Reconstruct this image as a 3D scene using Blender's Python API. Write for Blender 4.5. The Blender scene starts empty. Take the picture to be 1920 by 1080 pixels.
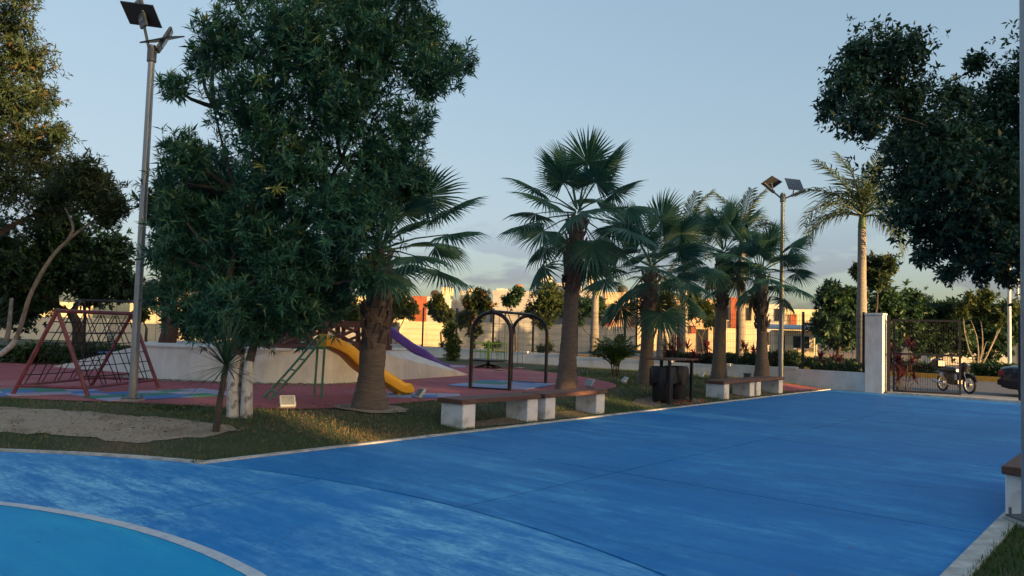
import bpy, bmesh, math, random
import numpy as np
from mathutils import Vector, Matrix, Euler
random.seed(7); RNG = np.random.default_rng(11)
R = math.radians; PI = math.pi
scene = bpy.context.scene; COL = scene.collection

# ------------------------------------------------------------------ camera
F = 1440.0; CAMH = 1.6; PITCH = math.atan(79/1440); ROLL = 0.030
cam_d = bpy.data.cameras.new('camera'); cam = bpy.data.objects.new('camera', cam_d); COL.objects.link(cam)
cam_d.sensor_width = 36; cam_d.lens = F/1920*36; cam_d.clip_start = 0.05; cam_d.clip_end = 4000
CM = Matrix.Rotation(PI/2+PITCH, 3, 'X') @ Matrix.Rotation(ROLL, 3, 'Z')
cam.matrix_world = Matrix.Translation((0, 0, CAMH)) @ CM.to_4x4()
scene.camera = cam

# ------------------------------------------------------------------ sky, sun, exposure
SUN_AZ = R(131.5); SUN_EL = R(5.5)          # azimuth clockwise from +Y
w = bpy.data.worlds.new('World'); scene.world = w; w.use_nodes = True
nt = w.node_tree; nt.nodes.clear(); N = nt.nodes.new; Lk = nt.links.new
out = N('ShaderNodeOutputWorld'); bg = N('ShaderNodeBackground'); bg.inputs[1].default_value = 0.10
sky = N('ShaderNodeTexSky'); sky.sky_type = 'NISHITA'; sky.sun_disc = False
sky.sun_elevation = SUN_EL; sky.sun_rotation = SUN_AZ; sky.altitude = 0; sky.air_density = 1.0; sky.dust_density = 2.6; sky.ozone_density = 1.3
tc = N('ShaderNodeTexCoord'); sep = N('ShaderNodeSeparateXYZ'); Lk(tc.outputs['Generated'], sep.inputs[0])
mp = N('ShaderNodeMapping'); mp.inputs['Scale'].default_value = (2.0, 2.0, 7.5); mp.inputs['Location'].default_value = (0.35, 0.2, 0.0); Lk(tc.outputs['Generated'], mp.inputs[0])
nz = N('ShaderNodeTexNoise'); nz.inputs['Scale'].default_value = 3.4; nz.inputs['Detail'].default_value = 7; nz.inputs['Roughness'].default_value = 0.55
Lk(mp.outputs[0], nz.inputs['Vector'])
cr = N('ShaderNodeValToRGB'); cr.color_ramp.elements[0].position = 0.47; cr.color_ramp.elements[1].position = 0.54; Lk(nz.outputs[0], cr.inputs[0])
band = N('ShaderNodeMapRange'); band.inputs[1].default_value = 0.16; band.inputs[2].default_value = 0.07; band.inputs[3].default_value = 0.0; band.inputs[4].default_value = 1.0
Lk(sep.outputs['Z'], band.inputs[0])
mul = N('ShaderNodeMath'); mul.operation = 'MULTIPLY'; Lk(cr.outputs[0], mul.inputs[0]); Lk(band.outputs[0], mul.inputs[1])
wb = N('ShaderNodeMix'); wb.data_type = 'RGBA'; wb.blend_type = 'MULTIPLY'; wb.inputs[0].default_value = 1.0
wb.inputs[7].default_value = (0.86, 0.985, 1.13, 1); 
va = N('ShaderNodeVectorMath'); va.operation = 'SCALE'; va.inputs['Scale'].default_value = 2.35; Lk(sky.outputs[0], va.inputs[0])
vb = N('ShaderNodeVectorMath'); vb.operation = 'MULTIPLY_ADD'; vb.inputs[1].default_value = (0.9, 0.9, 0.9); vb.inputs[2].default_value = (1, 1, 1); Lk(sky.outputs[0], vb.inputs[0])
vc = N('ShaderNodeVectorMath'); vc.operation = 'DIVIDE'; Lk(va.outputs[0], vc.inputs[0]); Lk(vb.outputs[0], vc.inputs[1]); 
vd = N('ShaderNodeVectorMath'); vd.operation = 'SUBTRACT'; vd.inputs[1].default_value = (6.0, 6.0, 6.0); Lk(sky.outputs[0], vd.inputs[0])
ve = N('ShaderNodeVectorMath'); ve.operation = 'MAXIMUM'; ve.inputs[1].default_value = (0, 0, 0); Lk(vd.outputs[0], ve.inputs[0])
vf = N('ShaderNodeVectorMath'); vf.operation = 'MULTIPLY_ADD'; vf.inputs[1].default_value = (2.1, 2.1, 2.1); Lk(ve.outputs[0], vf.inputs[0]); Lk(vc.outputs[0], vf.inputs[2]); Lk(vf.outputs[0], wb.inputs[6])
cm = N('ShaderNodeMix'); cm.data_type = 'RGBA'; cm.blend_type = 'MULTIPLY'; cm.inputs[7].default_value = (0.74, 0.71, 0.84, 1)
Lk(mul.outputs[0], cm.inputs[0]); Lk(wb.outputs[2], cm.inputs[6])
Lk(cm.outputs[2], bg.inputs[0]); Lk(bg.outputs[0], out.inputs[0])

sd = bpy.data.lights.new('sun', 'SUN'); sd.energy = 3.0; sd.angle = R(0.6); sd.color = (1.0, 0.60, 0.26)
so = bpy.data.objects.new('sun', sd); COL.objects.link(so)
SUNV = Vector((math.sin(SUN_AZ)*math.cos(SUN_EL), math.cos(SUN_AZ)*math.cos(SUN_EL), math.sin(SUN_EL)))
so.rotation_euler = SUNV.to_track_quat('Z', 'Y').to_euler()
scene.view_settings.view_transform = 'Standard'; scene.view_settings.look = 'None'
scene.view_settings.exposure = 1.9; scene.view_settings.gamma = 1.0; scene.view_settings.use_curve_mapping = False
scene.render.engine = 'CYCLES'

# ------------------------------------------------------------------ placing helpers
def ray(px, py):
    return CM @ Vector(((px-960)/F, (540-py)/F, -1.0))
def G(px, py, z=0.0):                 # the point of a level z seen at photo pixel
    d = ray(px, py); k = (z-CAMH)/d.z
    return Vector((d.x*k, d.y*k, z))
def P(px, py, dist):                  # the point at a forward distance
    d = ray(px, py); k = dist/d.y
    return Vector((d.x*k, dist, CAMH+d.z*k))
TH = R(40.5); UX, UY = math.sin(TH), math.cos(TH); NX, NY = UY, -UX
RZ = -TH                               # rotation of things aligned with the walkway (local X across, local Y along)
def ST(s, t, z=0.0): return Vector((s*NX+t*UX, s*NY+t*UY, z))
def toST(x, y): return x*NX+y*NY, x*UX+y*UY
CS, CT = toST(-5.94, 0.86); RO = 8.25; RI = 6.0; SL, SR, TG = -8.24, -1.18, 25.6
def sstep(a, b, x):
    t = np.clip((x-a)/(b-a), 0, 1); return t*t*(3-2*t)
def H(x, y):                           # lawn height left of the walkway
    s, t = toST(x, y)
    rr = np.hypot(s-CS, t-CT)-RO
    dc = np.where(t > 4.35, np.minimum(SL-s, rr), rr)
    return 0.015+0.185*sstep(0.0, 2.2, dc)

# ------------------------------------------------------------------ materials
MATS = {}
def newmat(name):
    m = bpy.data.materials.new(name); m.use_nodes = True; MATS[name] = m
    return m, m.node_tree, m.node_tree.nodes['Principled BSDF']
def pm(name, c1, c2=None, scale=6, rough=0.6, bump=0.0, metal=0.0, stretch=(1, 1, 1), lo=0.35, hi=0.65, bscale=None, c3=None, s3=1.5, detail=6, coat=0):
    m, t, b = newmat(name); n = t.nodes.new; l = t.links.new
    b.inputs['Roughness'].default_value = rough; b.inputs['Metallic'].default_value = metal
    if coat: b.inputs['Coat Weight'].default_value = coat
    if c2 is None: c2 = tuple(x*0.8 for x in c1)
    tcn = n('ShaderNodeTexCoord'); mpn = n('ShaderNodeMapping'); mpn.inputs['Scale'].default_value = stretch
    l(tcn.outputs['Object'], mpn.inputs[0])
    no = n('ShaderNodeTexNoise'); no.inputs['Scale'].default_value = scale; no.inputs['Detail'].default_value = detail; no.inputs['Roughness'].default_value = 0.62
    l(mpn.outputs[0], no.inputs['Vector'])
    mr = n('ShaderNodeMapRange'); mr.inputs[1].default_value = lo; mr.inputs[2].default_value = hi; l(no.outputs[0], mr.inputs[0])
    mx = n('ShaderNodeMix'); mx.data_type = 'RGBA'; mx.inputs[6].default_value = (*c1, 1); mx.inputs[7].default_value = (*c2, 1)
    l(mr.outputs[0], mx.inputs[0]); o = mx.outputs[2]
    if c3 is not None:
        n3 = n('ShaderNodeTexNoise'); n3.inputs['Scale'].default_value = s3; n3.inputs['Detail'].default_value = 5; l(tcn.outputs['Object'], n3.inputs['Vector'])
        r3 = n('ShaderNodeMapRange'); r3.inputs[1].default_value = 0.5; r3.inputs[2].default_value = 0.68; l(n3.outputs[0], r3.inputs[0])
        m3 = n('ShaderNodeMix'); m3.data_type = 'RGBA'; m3.inputs[7].default_value = (*c3, 1); l(r3.outputs[0], m3.inputs[0]); l(o, m3.inputs[6]); o = m3.outputs[2]
    l(o, b.inputs['Base Color'])
    if bump:
        nb = n('ShaderNodeTexNoise'); nb.inputs['Scale'].default_value = bscale or scale*6; nb.inputs['Detail'].default_value = 4; l(mpn.outputs[0], nb.inputs['Vector'])
        bp = n('ShaderNodeBump'); bp.inputs['Strength'].default_value = bump; bp.inputs['Distance'].default_value = 0.02
        l(nb.outputs[0], bp.inputs['Height']); l(bp.outputs[0], b.inputs['Normal'])
    return m
def leafmat(name, c1, c2, c3=None, rough=0.5, trans=0.25):
    m, t, b = newmat(name); n = t.nodes.new; l = t.links.new
    at = n('ShaderNodeAttribute'); at.attribute_name = 'tint'
    r = n('ShaderNodeValToRGB'); e = r.color_ramp.elements
    e[0].color = (*c1, 1); e[1].color = (*c2, 1); e[1].position = 0.9 if c3 else 1.0
    if c3: q = e.new(0.97); q.color = (*c3, 1)
    l(at.outputs['Fac'], r.inputs[0]); l(r.outputs[0], b.inputs['Base Color']); b.inputs['Roughness'].default_value = rough
    b.inputs['Specular IOR Level'].default_value = 0.35
    tr = n('ShaderNodeBsdfTranslucent'); l(r.outputs[0], tr.inputs[0])
    mx = n('ShaderNodeMixShader'); mx.inputs[0].default_value = trans
    l(b.outputs[0], mx.inputs[1]); l(tr.outputs[0], mx.inputs[2])
    l(mx.outputs[0], t.nodes['Material Output'].inputs[0])
    return m
def courtmat(name, base, worn, deep, worn_amt=0.5):
    m, t, b = newmat(name); n = t.nodes.new; l = t.links.new
    tcn = n('ShaderNodeTexCoord')
    def noise(scale, stretch, detail=6, rough=0.6, rot=RZ):
        mpn = n('ShaderNodeMapping'); mpn.vector_type = 'TEXTURE'; mpn.inputs['Rotation'].default_value = (0, 0, rot); mpn.inputs['Scale'].default_value = stretch
        l(tcn.outputs['Object'], mpn.inputs[0])
        no = n('ShaderNodeTexNoise'); no.inputs['Scale'].default_value = scale; no.inputs['Detail'].default_value = detail; no.inputs['Roughness'].default_value = rough
        l(mpn.outputs[0], no.inputs['Vector']); return no.outputs[0]
    def rng(x, a, c):
        r = n('ShaderNodeMapRange'); r.inputs[1].default_value = a; r.inputs[2].default_value = c; l(x, r.inputs[0]); return r.outputs[0]
    def mth(op, x, y):
        q = n('ShaderNodeMath'); q.operation = op
        for i, v in enumerate((x, y)):
            if isinstance(v, (int, float)): q.inputs[i].default_value = v
            else: l(v, q.inputs[i])
        return q.outputs[0]
    def mix(f, a, c):
        q = n('ShaderNodeMix'); q.data_type = 'RGBA'
        if isinstance(f, float): q.inputs[0].default_value = f
        else: l(f, q.inputs[0])
        for i, v in ((6, a), (7, c)):
            if isinstance(v, tuple): q.inputs[i].default_value = (*v, 1)
            else: l(v, q.inputs[i])
        return q.outputs[2]
    big = rng(noise(0.55, (1.7, 0.9, 1), 5, 0.6), 0.40, 0.66)
    streak = rng(noise(2.6, (6, 0.6, 1), 8, 0.75), 0.46, 0.66)
    fine = rng(noise(20, (2.2, 0.8, 1), 7, 0.78), 0.36, 0.70)
    spot = rng(noise(3.4, (2.0, 0.8, 1), 8, 0.8), 0.46, 0.66)
    wm = mth('ADD', mth('MULTIPLY', streak, 0.40), mth('MULTIPLY', spot, 0.55))
    wm = mth('MULTIPLY', wm, mth('ADD', mth('MULTIPLY', big, 1.0), 0.16))
    wm = mth('MULTIPLY', wm, mth('ADD', mth('MULTIPLY', fine, 1.1), 0.30))
    wm = mth('MULTIPLY', wm, worn_amt)
    dk = mth('MULTIPLY', rng(noise(0.8, (3, 1, 1), 7, 0.7, RZ+0.3), 0.48, 0.7), 0.55)
    c = mix(dk, base, deep); c = mix(wm, c, worn)
    vo = n('ShaderNodeTexVoronoi'); vo.feature = 'DISTANCE_TO_EDGE'; vo.inputs['Scale'].default_value = 0.22
    mpv = n('ShaderNodeVectorMath'); mpv.operation = 'MULTIPLY_ADD'; mpv.inputs[1].default_value = (0.9, 0.9, 0.9); nzv = n('ShaderNodeTexNoise'); nzv.inputs['Scale'].default_value = 1.3; nzv.inputs['Detail'].default_value = 8
    l(tcn.outputs['Object'], nzv.inputs['Vector']); l(nzv.outputs['Color'], mpv.inputs[0]); l(tcn.outputs['Object'], mpv.inputs[2]); l(mpv.outputs[0], vo.inputs['Vector'])
    crack = mth('MULTIPLY', rng(vo.outputs['Distance'], 0.0022, 0.0008), mth('MULTIPLY', rng(noise(0.5, (1, 1, 1), 2), 0.55, 0.66), 0.25))
    c = mix(crack, c, tuple(x*0.35 for x in deep))
    speck = mth('MULTIPLY', rng(noise(9, (1.4, 1, 1), 3, 0.5), 0.70, 0.76), 0.55)
    c = mix(speck, c, tuple(x*0.55 for x in deep))
    chip = rng(noise(5.0, (14, 0.35, 1), 5, 0.6), 0.72, 0.76)
    c = mix(mth('MULTIPLY', chip, 0.5), c, tuple(min(1, x*1.25+0.08) for x in worn))
    l(c, b.inputs['Base Color'])
    rr = n('ShaderNodeMapRange'); rr.inputs[3].default_value = 0.62; rr.inputs[4].default_value = 0.8; l(wm, rr.inputs[0]); l(rr.outputs[0], b.inputs['Roughness'])
    b.inputs['Specular IOR Level'].default_value = 0.3
    bp = n('ShaderNodeBump'); bp.inputs['Strength'].default_value = 0.35; bp.inputs['Distance'].default_value = 0.006
    l(noise(40, (3, 0.6, 1), 4), bp.inputs['Height']); l(bp.outputs[0], b.inputs['Normal'])
    return m

M = MATS
courtmat('court_blue', (0.010, 0.195, 0.51), (0.11, 0.43, 0.72), (0.007, 0.125, 0.36), 1.7)
courtmat('court_ring', (0.018, 0.235, 0.58), (0.22, 0.56, 0.80), (0.012, 0.17, 0.46), 2.6)
courtmat('court_cyan', (0.005, 0.34, 0.66), (0.035, 0.44, 0.68), (0.005, 0.235, 0.48), 2.0)
pm('joint', (0.012, 0.03, 0.07), (0.02, 0.04, 0.08), rough=0.9)
pm('line_white', (0.62, 0.64, 0.66), (0.42, 0.47, 0.54), 9, 0.7, 0.2, lo=0.45, hi=0.75)
pm('kerb_white', (0.62, 0.60, 0.56), (0.40, 0.38, 0.34), 7, 0.8, 0.4, c3=(0.34, 0.33, 0.29), s3=4)
pm('soil_grass', (0.035, 0.055, 0.020), (0.075, 0.075, 0.032), 3.0, 0.95, 0.8, bscale=60, c3=(0.13, 0.085, 0.045), s3=0.9)
pm('terrain', (0.10, 0.10, 0.055), (0.16, 0.13, 0.08), 0.2, 0.95)
pm('rubber_red', (0.44, 0.105, 0.120), (0.33, 0.080, 0.092), 2.2, 0.9, 0.35, bscale=160, c3=(0.44, 0.155, 0.155), s3=0.6)
pm('gravel', (0.47, 0.375, 0.28), (0.29, 0.22, 0.16), 26, 0.95, 0.9, bscale=70, c3=(0.25, 0.19, 0.135), s3=2.5)
pm('mulch', (0.16, 0.11, 0.075), (0.30, 0.22, 0.15), 22, 0.95, 0.9, bscale=60)
pm('white_wall', (0.78, 0.76, 0.74), (0.67, 0.65, 0.63), 3.0, 0.85, 0.25, stretch=(1.6, 1.6, 0.5), bscale=30, c3=(0.62, 0.59, 0.54), s3=2.2)
pm('white_paint', (0.80, 0.78, 0.76), (0.70, 0.68, 0.66), 6.0, 0.75, 0.25, bscale=40, c3=(0.52, 0.49, 0.44), s3=5)
pm('wood_dark', (0.130, 0.048, 0.042), (0.080, 0.030, 0.028), 4, 0.6, 0.4, stretch=(9, 1, 9))
pm('wood_bench', (0.115, 0.045, 0.032), (0.19, 0.105, 0.065), 5, 0.6, 0.5, stretch=(16, 1, 16), lo=0.45, hi=0.7)
pm('black_metal', (0.010, 0.010, 0.013), (0.016, 0.015, 0.018), 9, 0.42)
pm('arch_metal', (0.014, 0.010, 0.012), (0.050, 0.016, 0.012), 5, 0.4, lo=0.5, hi=0.75)
pm('fence_green', (0.010, 0.016, 0.014), (0.014, 0.022, 0.018), 9, 0.5)
pm('galv', (0.36, 0.37, 0.38), (0.27, 0.28, 0.29), 5, 0.42, 0.1, metal=0.6, stretch=(1, 1, 0.25))
pm('galv_dark', (0.17, 0.18, 0.19), (0.13, 0.135, 0.14), 6, 0.5, metal=0.5)
pm('panel_back', (0.055, 0.06, 0.065), (0.045, 0.05, 0.055), 8, 0.5)
pm('panel_cell', (0.012, 0.020, 0.05), (0.016, 0.028, 0.07), 40, 0.15, coat=0.5)
pm('lamp_lens', (0.05, 0.055, 0.06), (0.07, 0.075, 0.08), 20, 0.25)
pm('purple_red', (0.255, 0.055, 0.070), (0.175, 0.040, 0.050), 6, 0.5, 0.1, c3=(0.12, 0.04, 0.035), s3=7)
pm('rope_black', (0.012, 0.012, 0.014), rough=0.9)
pm('slide_yellow', (0.80, 0.40, 0.014), (0.70, 0.33, 0.012), 3, 0.38, coat=0.2)
pm('slide_purple', (0.15, 0.075, 0.42), (0.12, 0.06, 0.35), 3, 0.4, coat=0.2)
pm('green_frame', (0.03, 0.25, 0.14), (0.08, 0.24, 0.16), 8, 0.5, c3=(0.12, 0.13, 0.10), s3=9)
pm('lime', (0.25, 0.42, 0.03), (0.19, 0.34, 0.025), 7, 0.5)
pm('seat_tan', (0.34, 0.17, 0.06), (0.26, 0.12, 0.045), 6, 0.5)
pm('mat_blue', (0.085, 0.20, 0.50), (0.065, 0.16, 0.42), 12, 0.85, 0.3)
pm('mat_pale', (0.40, 0.36, 0.50), (0.33, 0.30, 0.42), 12, 0.85, 0.3)
pm('mat_green', (0.055, 0.25, 0.19), (0.045, 0.20, 0.15), 12, 0.85, 0.3)
pm('mat_sky', (0.24, 0.36, 0.60), (0.19, 0.30, 0.52), 12, 0.85, 0.3)
pm('bag_black', (0.004, 0.004, 0.006), (0.006, 0.006, 0.009), 9, 0.55, 0.5, bscale=14)
pm('bin_black', (0.006, 0.006, 0.007), (0.010, 0.009, 0.009), 9, 0.6)
pm('debris', (0.20, 0.06, 0.025), (0.30, 0.14, 0.06), 12, 0.8)
pm('concrete', (0.34, 0.32, 0.28), (0.25, 0.235, 0.21), 8, 0.9, 0.4)
pm('asphalt', (0.15, 0.147, 0.152), (0.11, 0.108, 0.112), 2.5, 0.9, 0.4, bscale=50)
pm('sidewalk', (0.36, 0.335, 0.30), (0.28, 0.26, 0.235), 3, 0.9, 0.3)
pm('dirt', (0.30, 0.21, 0.135), (0.20, 0.14, 0.09), 1.5, 0.95, 0.6)
pm('kerb_yellow', (0.56, 0.30, 0.035), (0.40, 0.22, 0.04), 5, 0.8)
pm('palm_trunk', (0.20, 0.155, 0.125), (0.125, 0.095, 0.080), 5, 0.95, 1.0, stretch=(1, 1, 7), bscale=14)
pm('palm_boot', (0.15, 0.105, 0.085), (0.085, 0.058, 0.048), 12, 0.9, 0.8, stretch=(1, 1, 0.4))
pm('royal_trunk', (0.30, 0.27, 0.23), (0.22, 0.195, 0.165), 4, 0.85, 0.5, stretch=(1, 1, 9))
pm('crownshaft', (0.09, 0.15, 0.05), (0.12, 0.17, 0.06), 5, 0.5, stretch=(6, 6, 1))
pm('bark', (0.105, 0.080, 0.062), (0.055, 0.042, 0.034), 7, 0.95, 1.0, stretch=(2.5, 2.5, 0.6))
pm('bark_red', (0.10, 0.052, 0.042), (0.055, 0.030, 0.026), 6, 0.95, 1.0, stretch=(2.5, 2.5, 0.5))
pm('bark_pale', (0.30, 0.255, 0.21), (0.15, 0.125, 0.10), 6, 0.9, 0.8, stretch=(1.5, 1.5, 0.6))
pm('whitewash', (0.60, 0.58, 0.55), (0.44, 0.41, 0.38), 6, 0.9, 0.6, stretch=(2, 2, 0.6), c3=(0.14, 0.12, 0.10), s3=9)
pm('house_white', (0.56, 0.54, 0.50), (0.48, 0.46, 0.43), 0.8, 0.9)
pm('house_peach', (0.66, 0.46, 0.29), (0.57, 0.40, 0.26), 0.8, 0.9)
pm('house_cream', (0.70, 0.585, 0.39), (0.58, 0.48, 0.32), 0.8, 0.9)
pm('house_terracotta', (0.34, 0.095, 0.045), (0.27, 0.075, 0.038), 0.9, 0.9)
pm('house_grey', (0.40, 0.39, 0.375), (0.33, 0.32, 0.31), 0.8, 0.9)
pm('frame_dark', (0.05, 0.045, 0.04), rough=0.6)
pm('glass_dark', (0.018, 0.021, 0.026), (0.03, 0.034, 0.04), 3, 0.08)
pm('car_paint', (0.006, 0.012, 0.030), (0.008, 0.014, 0.034), 4, 0.22, coat=0.8)
pm('tyre', (0.010, 0.010, 0.010), rough=0.85)
pm('rim', (0.32, 0.33, 0.34), rough=0.3, metal=0.8)
pm('chrome', (0.55, 0.55, 0.56), rough=0.18, metal=1.0)
pm('tail_red', (0.30, 0.01, 0.01), rough=0.2, coat=0.5)
pm('moto_black', (0.005, 0.005, 0.007), (0.008, 0.008, 0.010), 8, 0.3)
pm('white_plastic', (0.62, 0.63, 0.64), rough=0.4)
pm('flood_glass', (0.20, 0.24, 0.26), (0.28, 0.32, 0.34), 30, 0.15)
pm('awning_green', (0.02, 0.24, 0.15), (0.015, 0.17, 0.11), 3, 0.8)
pm('tin_roof', (0.42, 0.44, 0.46), rough=0.5, metal=0.2)
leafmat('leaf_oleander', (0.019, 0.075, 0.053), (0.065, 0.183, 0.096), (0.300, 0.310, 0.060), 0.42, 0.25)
leafmat('leaf_ficus', (0.014, 0.045, 0.027), (0.043, 0.102, 0.051), None, 0.4, 0.2)
leafmat('leaf_feather', (0.024, 0.052, 0.022), (0.062, 0.092, 0.038), (0.13, 0.085, 0.035), 0.55, 0.25)  # third tone puts orange sunlight into the leaf colour
leafmat('leaf_dark', (0.018, 0.051, 0.025), (0.052, 0.107, 0.046), None, 0.5, 0.25)
leafmat('leaf_street', (0.023, 0.048, 0.015), (0.081, 0.109, 0.030), (0.230, 0.172, 0.034), 0.5, 0.35)
leafmat('leaf_bloom', (0.025, 0.050, 0.015), (0.07, 0.10, 0.03), (0.50, 0.22, 0.12), 0.5, 0.3)
leafmat('leaf_fan', (0.026, 0.091, 0.065), (0.078, 0.189, 0.112), (0.196, 0.161, 0.070), 0.42, 0.22)
leafmat('leaf_pinnate', (0.032, 0.062, 0.024), (0.075, 0.105, 0.038), (0.16, 0.13, 0.05), 0.5, 0.3)
leafmat('leaf_yucca', (0.019, 0.051, 0.031), (0.046, 0.095, 0.053), (0.162, 0.135, 0.068), 0.5, 0.15)
leafmat('leaf_red', (0.060, 0.012, 0.018), (0.16, 0.030, 0.034), (0.32, 0.06, 0.045), 0.5, 0.3)
leafmat('leaf_hedge', (0.021, 0.052, 0.016), (0.065, 0.117, 0.031), None, 0.5, 0.25)
leafmat('leaf_bamboo', (0.06, 0.10, 0.025), (0.15, 0.19, 0.05), None, 0.5, 0.35)
leafmat('grass_blade', (0.040, 0.083, 0.035), (0.112, 0.166, 0.070), (0.338, 0.234, 0.111), 0.7, 0.2)
leafmat('grass_lush', (0.026, 0.072, 0.014), (0.084, 0.150, 0.034), None, 0.6, 0.25)

# ------------------------------------------------------------------ object helpers
def tag(o, label=None, cat=None, group=None, kind=None):
    if label: o['label'] = label
    if cat: o['category'] = cat
    if group: o['group'] = group
    if kind: o['kind'] = kind
    return o
def thing(name, label, cat, loc=(0, 0, 0), rz=0.0, group=None):
    o = bpy.data.objects.new(name, None); COL.objects.link(o); o.location = loc; o.rotation_euler = (0, 0, rz); o.empty_display_size = 0.2
    return tag(o, label, cat, group)
def link(name, me, parent=None, mat=None):
    if mat is not None: me.materials.append(M[mat])
    o = bpy.data.objects.new(name, me); COL.objects.link(o)
    if parent is not None: o.parent = parent
    return o
def copy_tree(o, parent=None):
    c = o.copy(); COL.objects.link(c); c.parent = parent
    for ch in list(o.children): copy_tree(ch, c)
    return c
class MB:
    def __init__(s): s.v = []; s.f = []
    def add(s, vs, fs):
        b = len(s.v); s.v += [tuple(v) for v in vs]; s.f += [tuple(i+b for i in f) for f in fs]; return s
    def box(s, x0, x1, y0, y1, z0, z1, mat=None, bev=0.0):
        if bev <= 0:
            vs = [(x, y, z) for z in (z0, z1) for y in (y0, y1) for x in (x0, x1)]
            fs = [(0, 2, 3, 1), (4, 5, 7, 6), (0, 1, 5, 4), (2, 6, 7, 3), (0, 4, 6, 2), (1, 3, 7, 5)]
        else:
            b = bev; vs = []; fs = []
            rings = [(b, z0), (0, z0+b), (0, z1-b), (b, z1)]
            for i, z in rings:
                xa, xb, ya, yb = x0+i, x1-i, y0+i, y1-i
                vs += [(xa+b, ya, z), (xb-b, ya, z), (xb, ya+b, z), (xb, yb-b, z), (xb-b, yb, z), (xa+b, yb, z), (xa, yb-b, z), (xa, ya+b, z)]
            for r in range(3):
                for k in range(8):
                    fs.append((r*8+k, r*8+(k+1) % 8, r*8+8+(k+1) % 8, r*8+8+k))
            fs.append(tuple(range(7, -1, -1))); fs.append(tuple(range(24, 32)))
        if mat is not None: vs = [mat @ Vector(v) for v in vs]
        return s.add(vs, fs)
    def beam(s, p0, p1, wd, ht, up=Vector((0, 0, 1))):
        p0 = Vector(p0); p1 = Vector(p1); d = (p1-p0).normalized(); x = d.cross(up)
        if x.length < 1e-4: x = Vector((1, 0, 0))
        x.normalize(); y = x.cross(d)
        vs = []
        for p in (p0, p1):
            for a, b in ((-1, -1), (1, -1), (1, 1), (-1, 1)): vs.append(p+x*a*wd/2+y*b*ht/2)
        return s.add(vs, [(3, 2, 1, 0), (4, 5, 6, 7), (0, 1, 5, 4), (1, 2, 6, 5), (2, 3, 7, 6), (3, 0, 4, 7)])
    def tube(s, pts, rad, n=8, cap=True):
        pts = [Vector(p) for p in pts]
        if not hasattr(rad, '__len__'): rad = [rad]*len(pts)
        vs = []; prev = None
        for i, p in enumerate(pts):
            d = (pts[min(i+1, len(pts)-1)]-pts[max(i-1, 0)]).normalized()
            if prev is None:
                a = Vector((0, 0, 1)) if abs(d.z) < 0.9 else Vector((1, 0, 0)); x = d.cross(a).normalized()
            else:
                x = (prev-d*prev.dot(d)).normalized()
            prev = x; y = d.cross(x)
            for k in range(n):
                a = 2*PI*k/n; vs.append(p+(x*math.cos(a)+y*math.sin(a))*rad[i])
        fs = [(i*n+k, i*n+(k+1) % n, i*n+n+(k+1) % n, i*n+n+k) for i in range(len(pts)-1) for k in range(n)]
        if cap: fs += [tuple(range(n-1, -1, -1)), tuple(range(len(vs)-n, len(vs)))]
        return s.add(vs, fs)
    def lathe(s, prof, n=16, c=(0, 0, 0), jit=0.0, axis='Z'):
        vs = []
        for r, z in prof:
            for k in range(n):
                a = 2*PI*k/n; q = r*(1+random.uniform(-jit, jit))
                if axis == 'Z': vs.append((c[0]+q*math.cos(a), c[1]+q*math.sin(a), c[2]+z))
                else: vs.append((c[0]+q*math.cos(a), c[1]+z, c[2]+q*math.sin(a)))
        m = len(prof)
        fs = [(i*n+k, i*n+(k+1) % n, i*n+n+(k+1) % n, i*n+n+k) for i in range(m-1) for k in range(n)]
        fs += [tuple(range(n-1, -1, -1)), tuple(range((m-1)*n, m*n))]
        return s.add(vs, fs)
    def prism(s, poly, z0, z1):
        n = len(poly); vs = [(p[0], p[1], z0) for p in poly]+[(p[0], p[1], z1) for p in poly]
        return s.add(vs, [tuple(range(n-1, -1, -1)), tuple(range(n, 2*n))]+[(k, (k+1) % n, n+(k+1) % n, n+k) for k in range(n)])
    def mesh(s, name, smooth=False):
        me = bpy.data.meshes.new(name); me.from_pydata(s.v, [], s.f); me.validate(); 
        if smooth: me.shade_smooth()
        return me
    def build(s, name, mat, parent=None, smooth=False):
        bm = bmesh.new(); me = s.mesh(name); bm.from_mesh(me); bmesh.ops.recalc_face_normals(bm, faces=bm.faces); bm.to_mesh(me); bm.free()
        if smooth:
            me.shade_smooth()
            try: me.set_sharp_from_angle(angle=R(40))
            except Exception: pass
        return link(name, me, parent, mat)
def npmesh(name, V, Fq, mat, parent=None, tint=None, smooth=False):
    """V (n,3), Fq (m,k) equal sized faces"""
    me = bpy.data.meshes.new(name); n = len(V); m, k = Fq.shape
    me.vertices.add(n); me.vertices.foreach_set('co', np.ascontiguousarray(V, dtype=np.float32).ravel())
    me.loops.add(m*k); me.loops.foreach_set('vertex_index', np.ascontiguousarray(Fq, dtype=np.int32).ravel())
    me.polygons.add(m); me.polygons.foreach_set('loop_start', np.arange(0, m*k, k, dtype=np.int32))
    try: me.polygons.foreach_set('loop_total', np.full(m, k, dtype=np.int32))
    except Exception: pass
    if tint is not None:
        a = me.attributes.new('tint', 'FLOAT', 'POINT'); a.data.foreach_set('value', np.ascontiguousarray(tint, dtype=np.float32))
    me.update(calc_edges=True)
    if smooth: me.shade_smooth()
    return link(name, me, parent, mat)
def unit(a): return a/np.maximum(np.linalg.norm(a, axis=1, keepdims=True), 1e-9)
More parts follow.
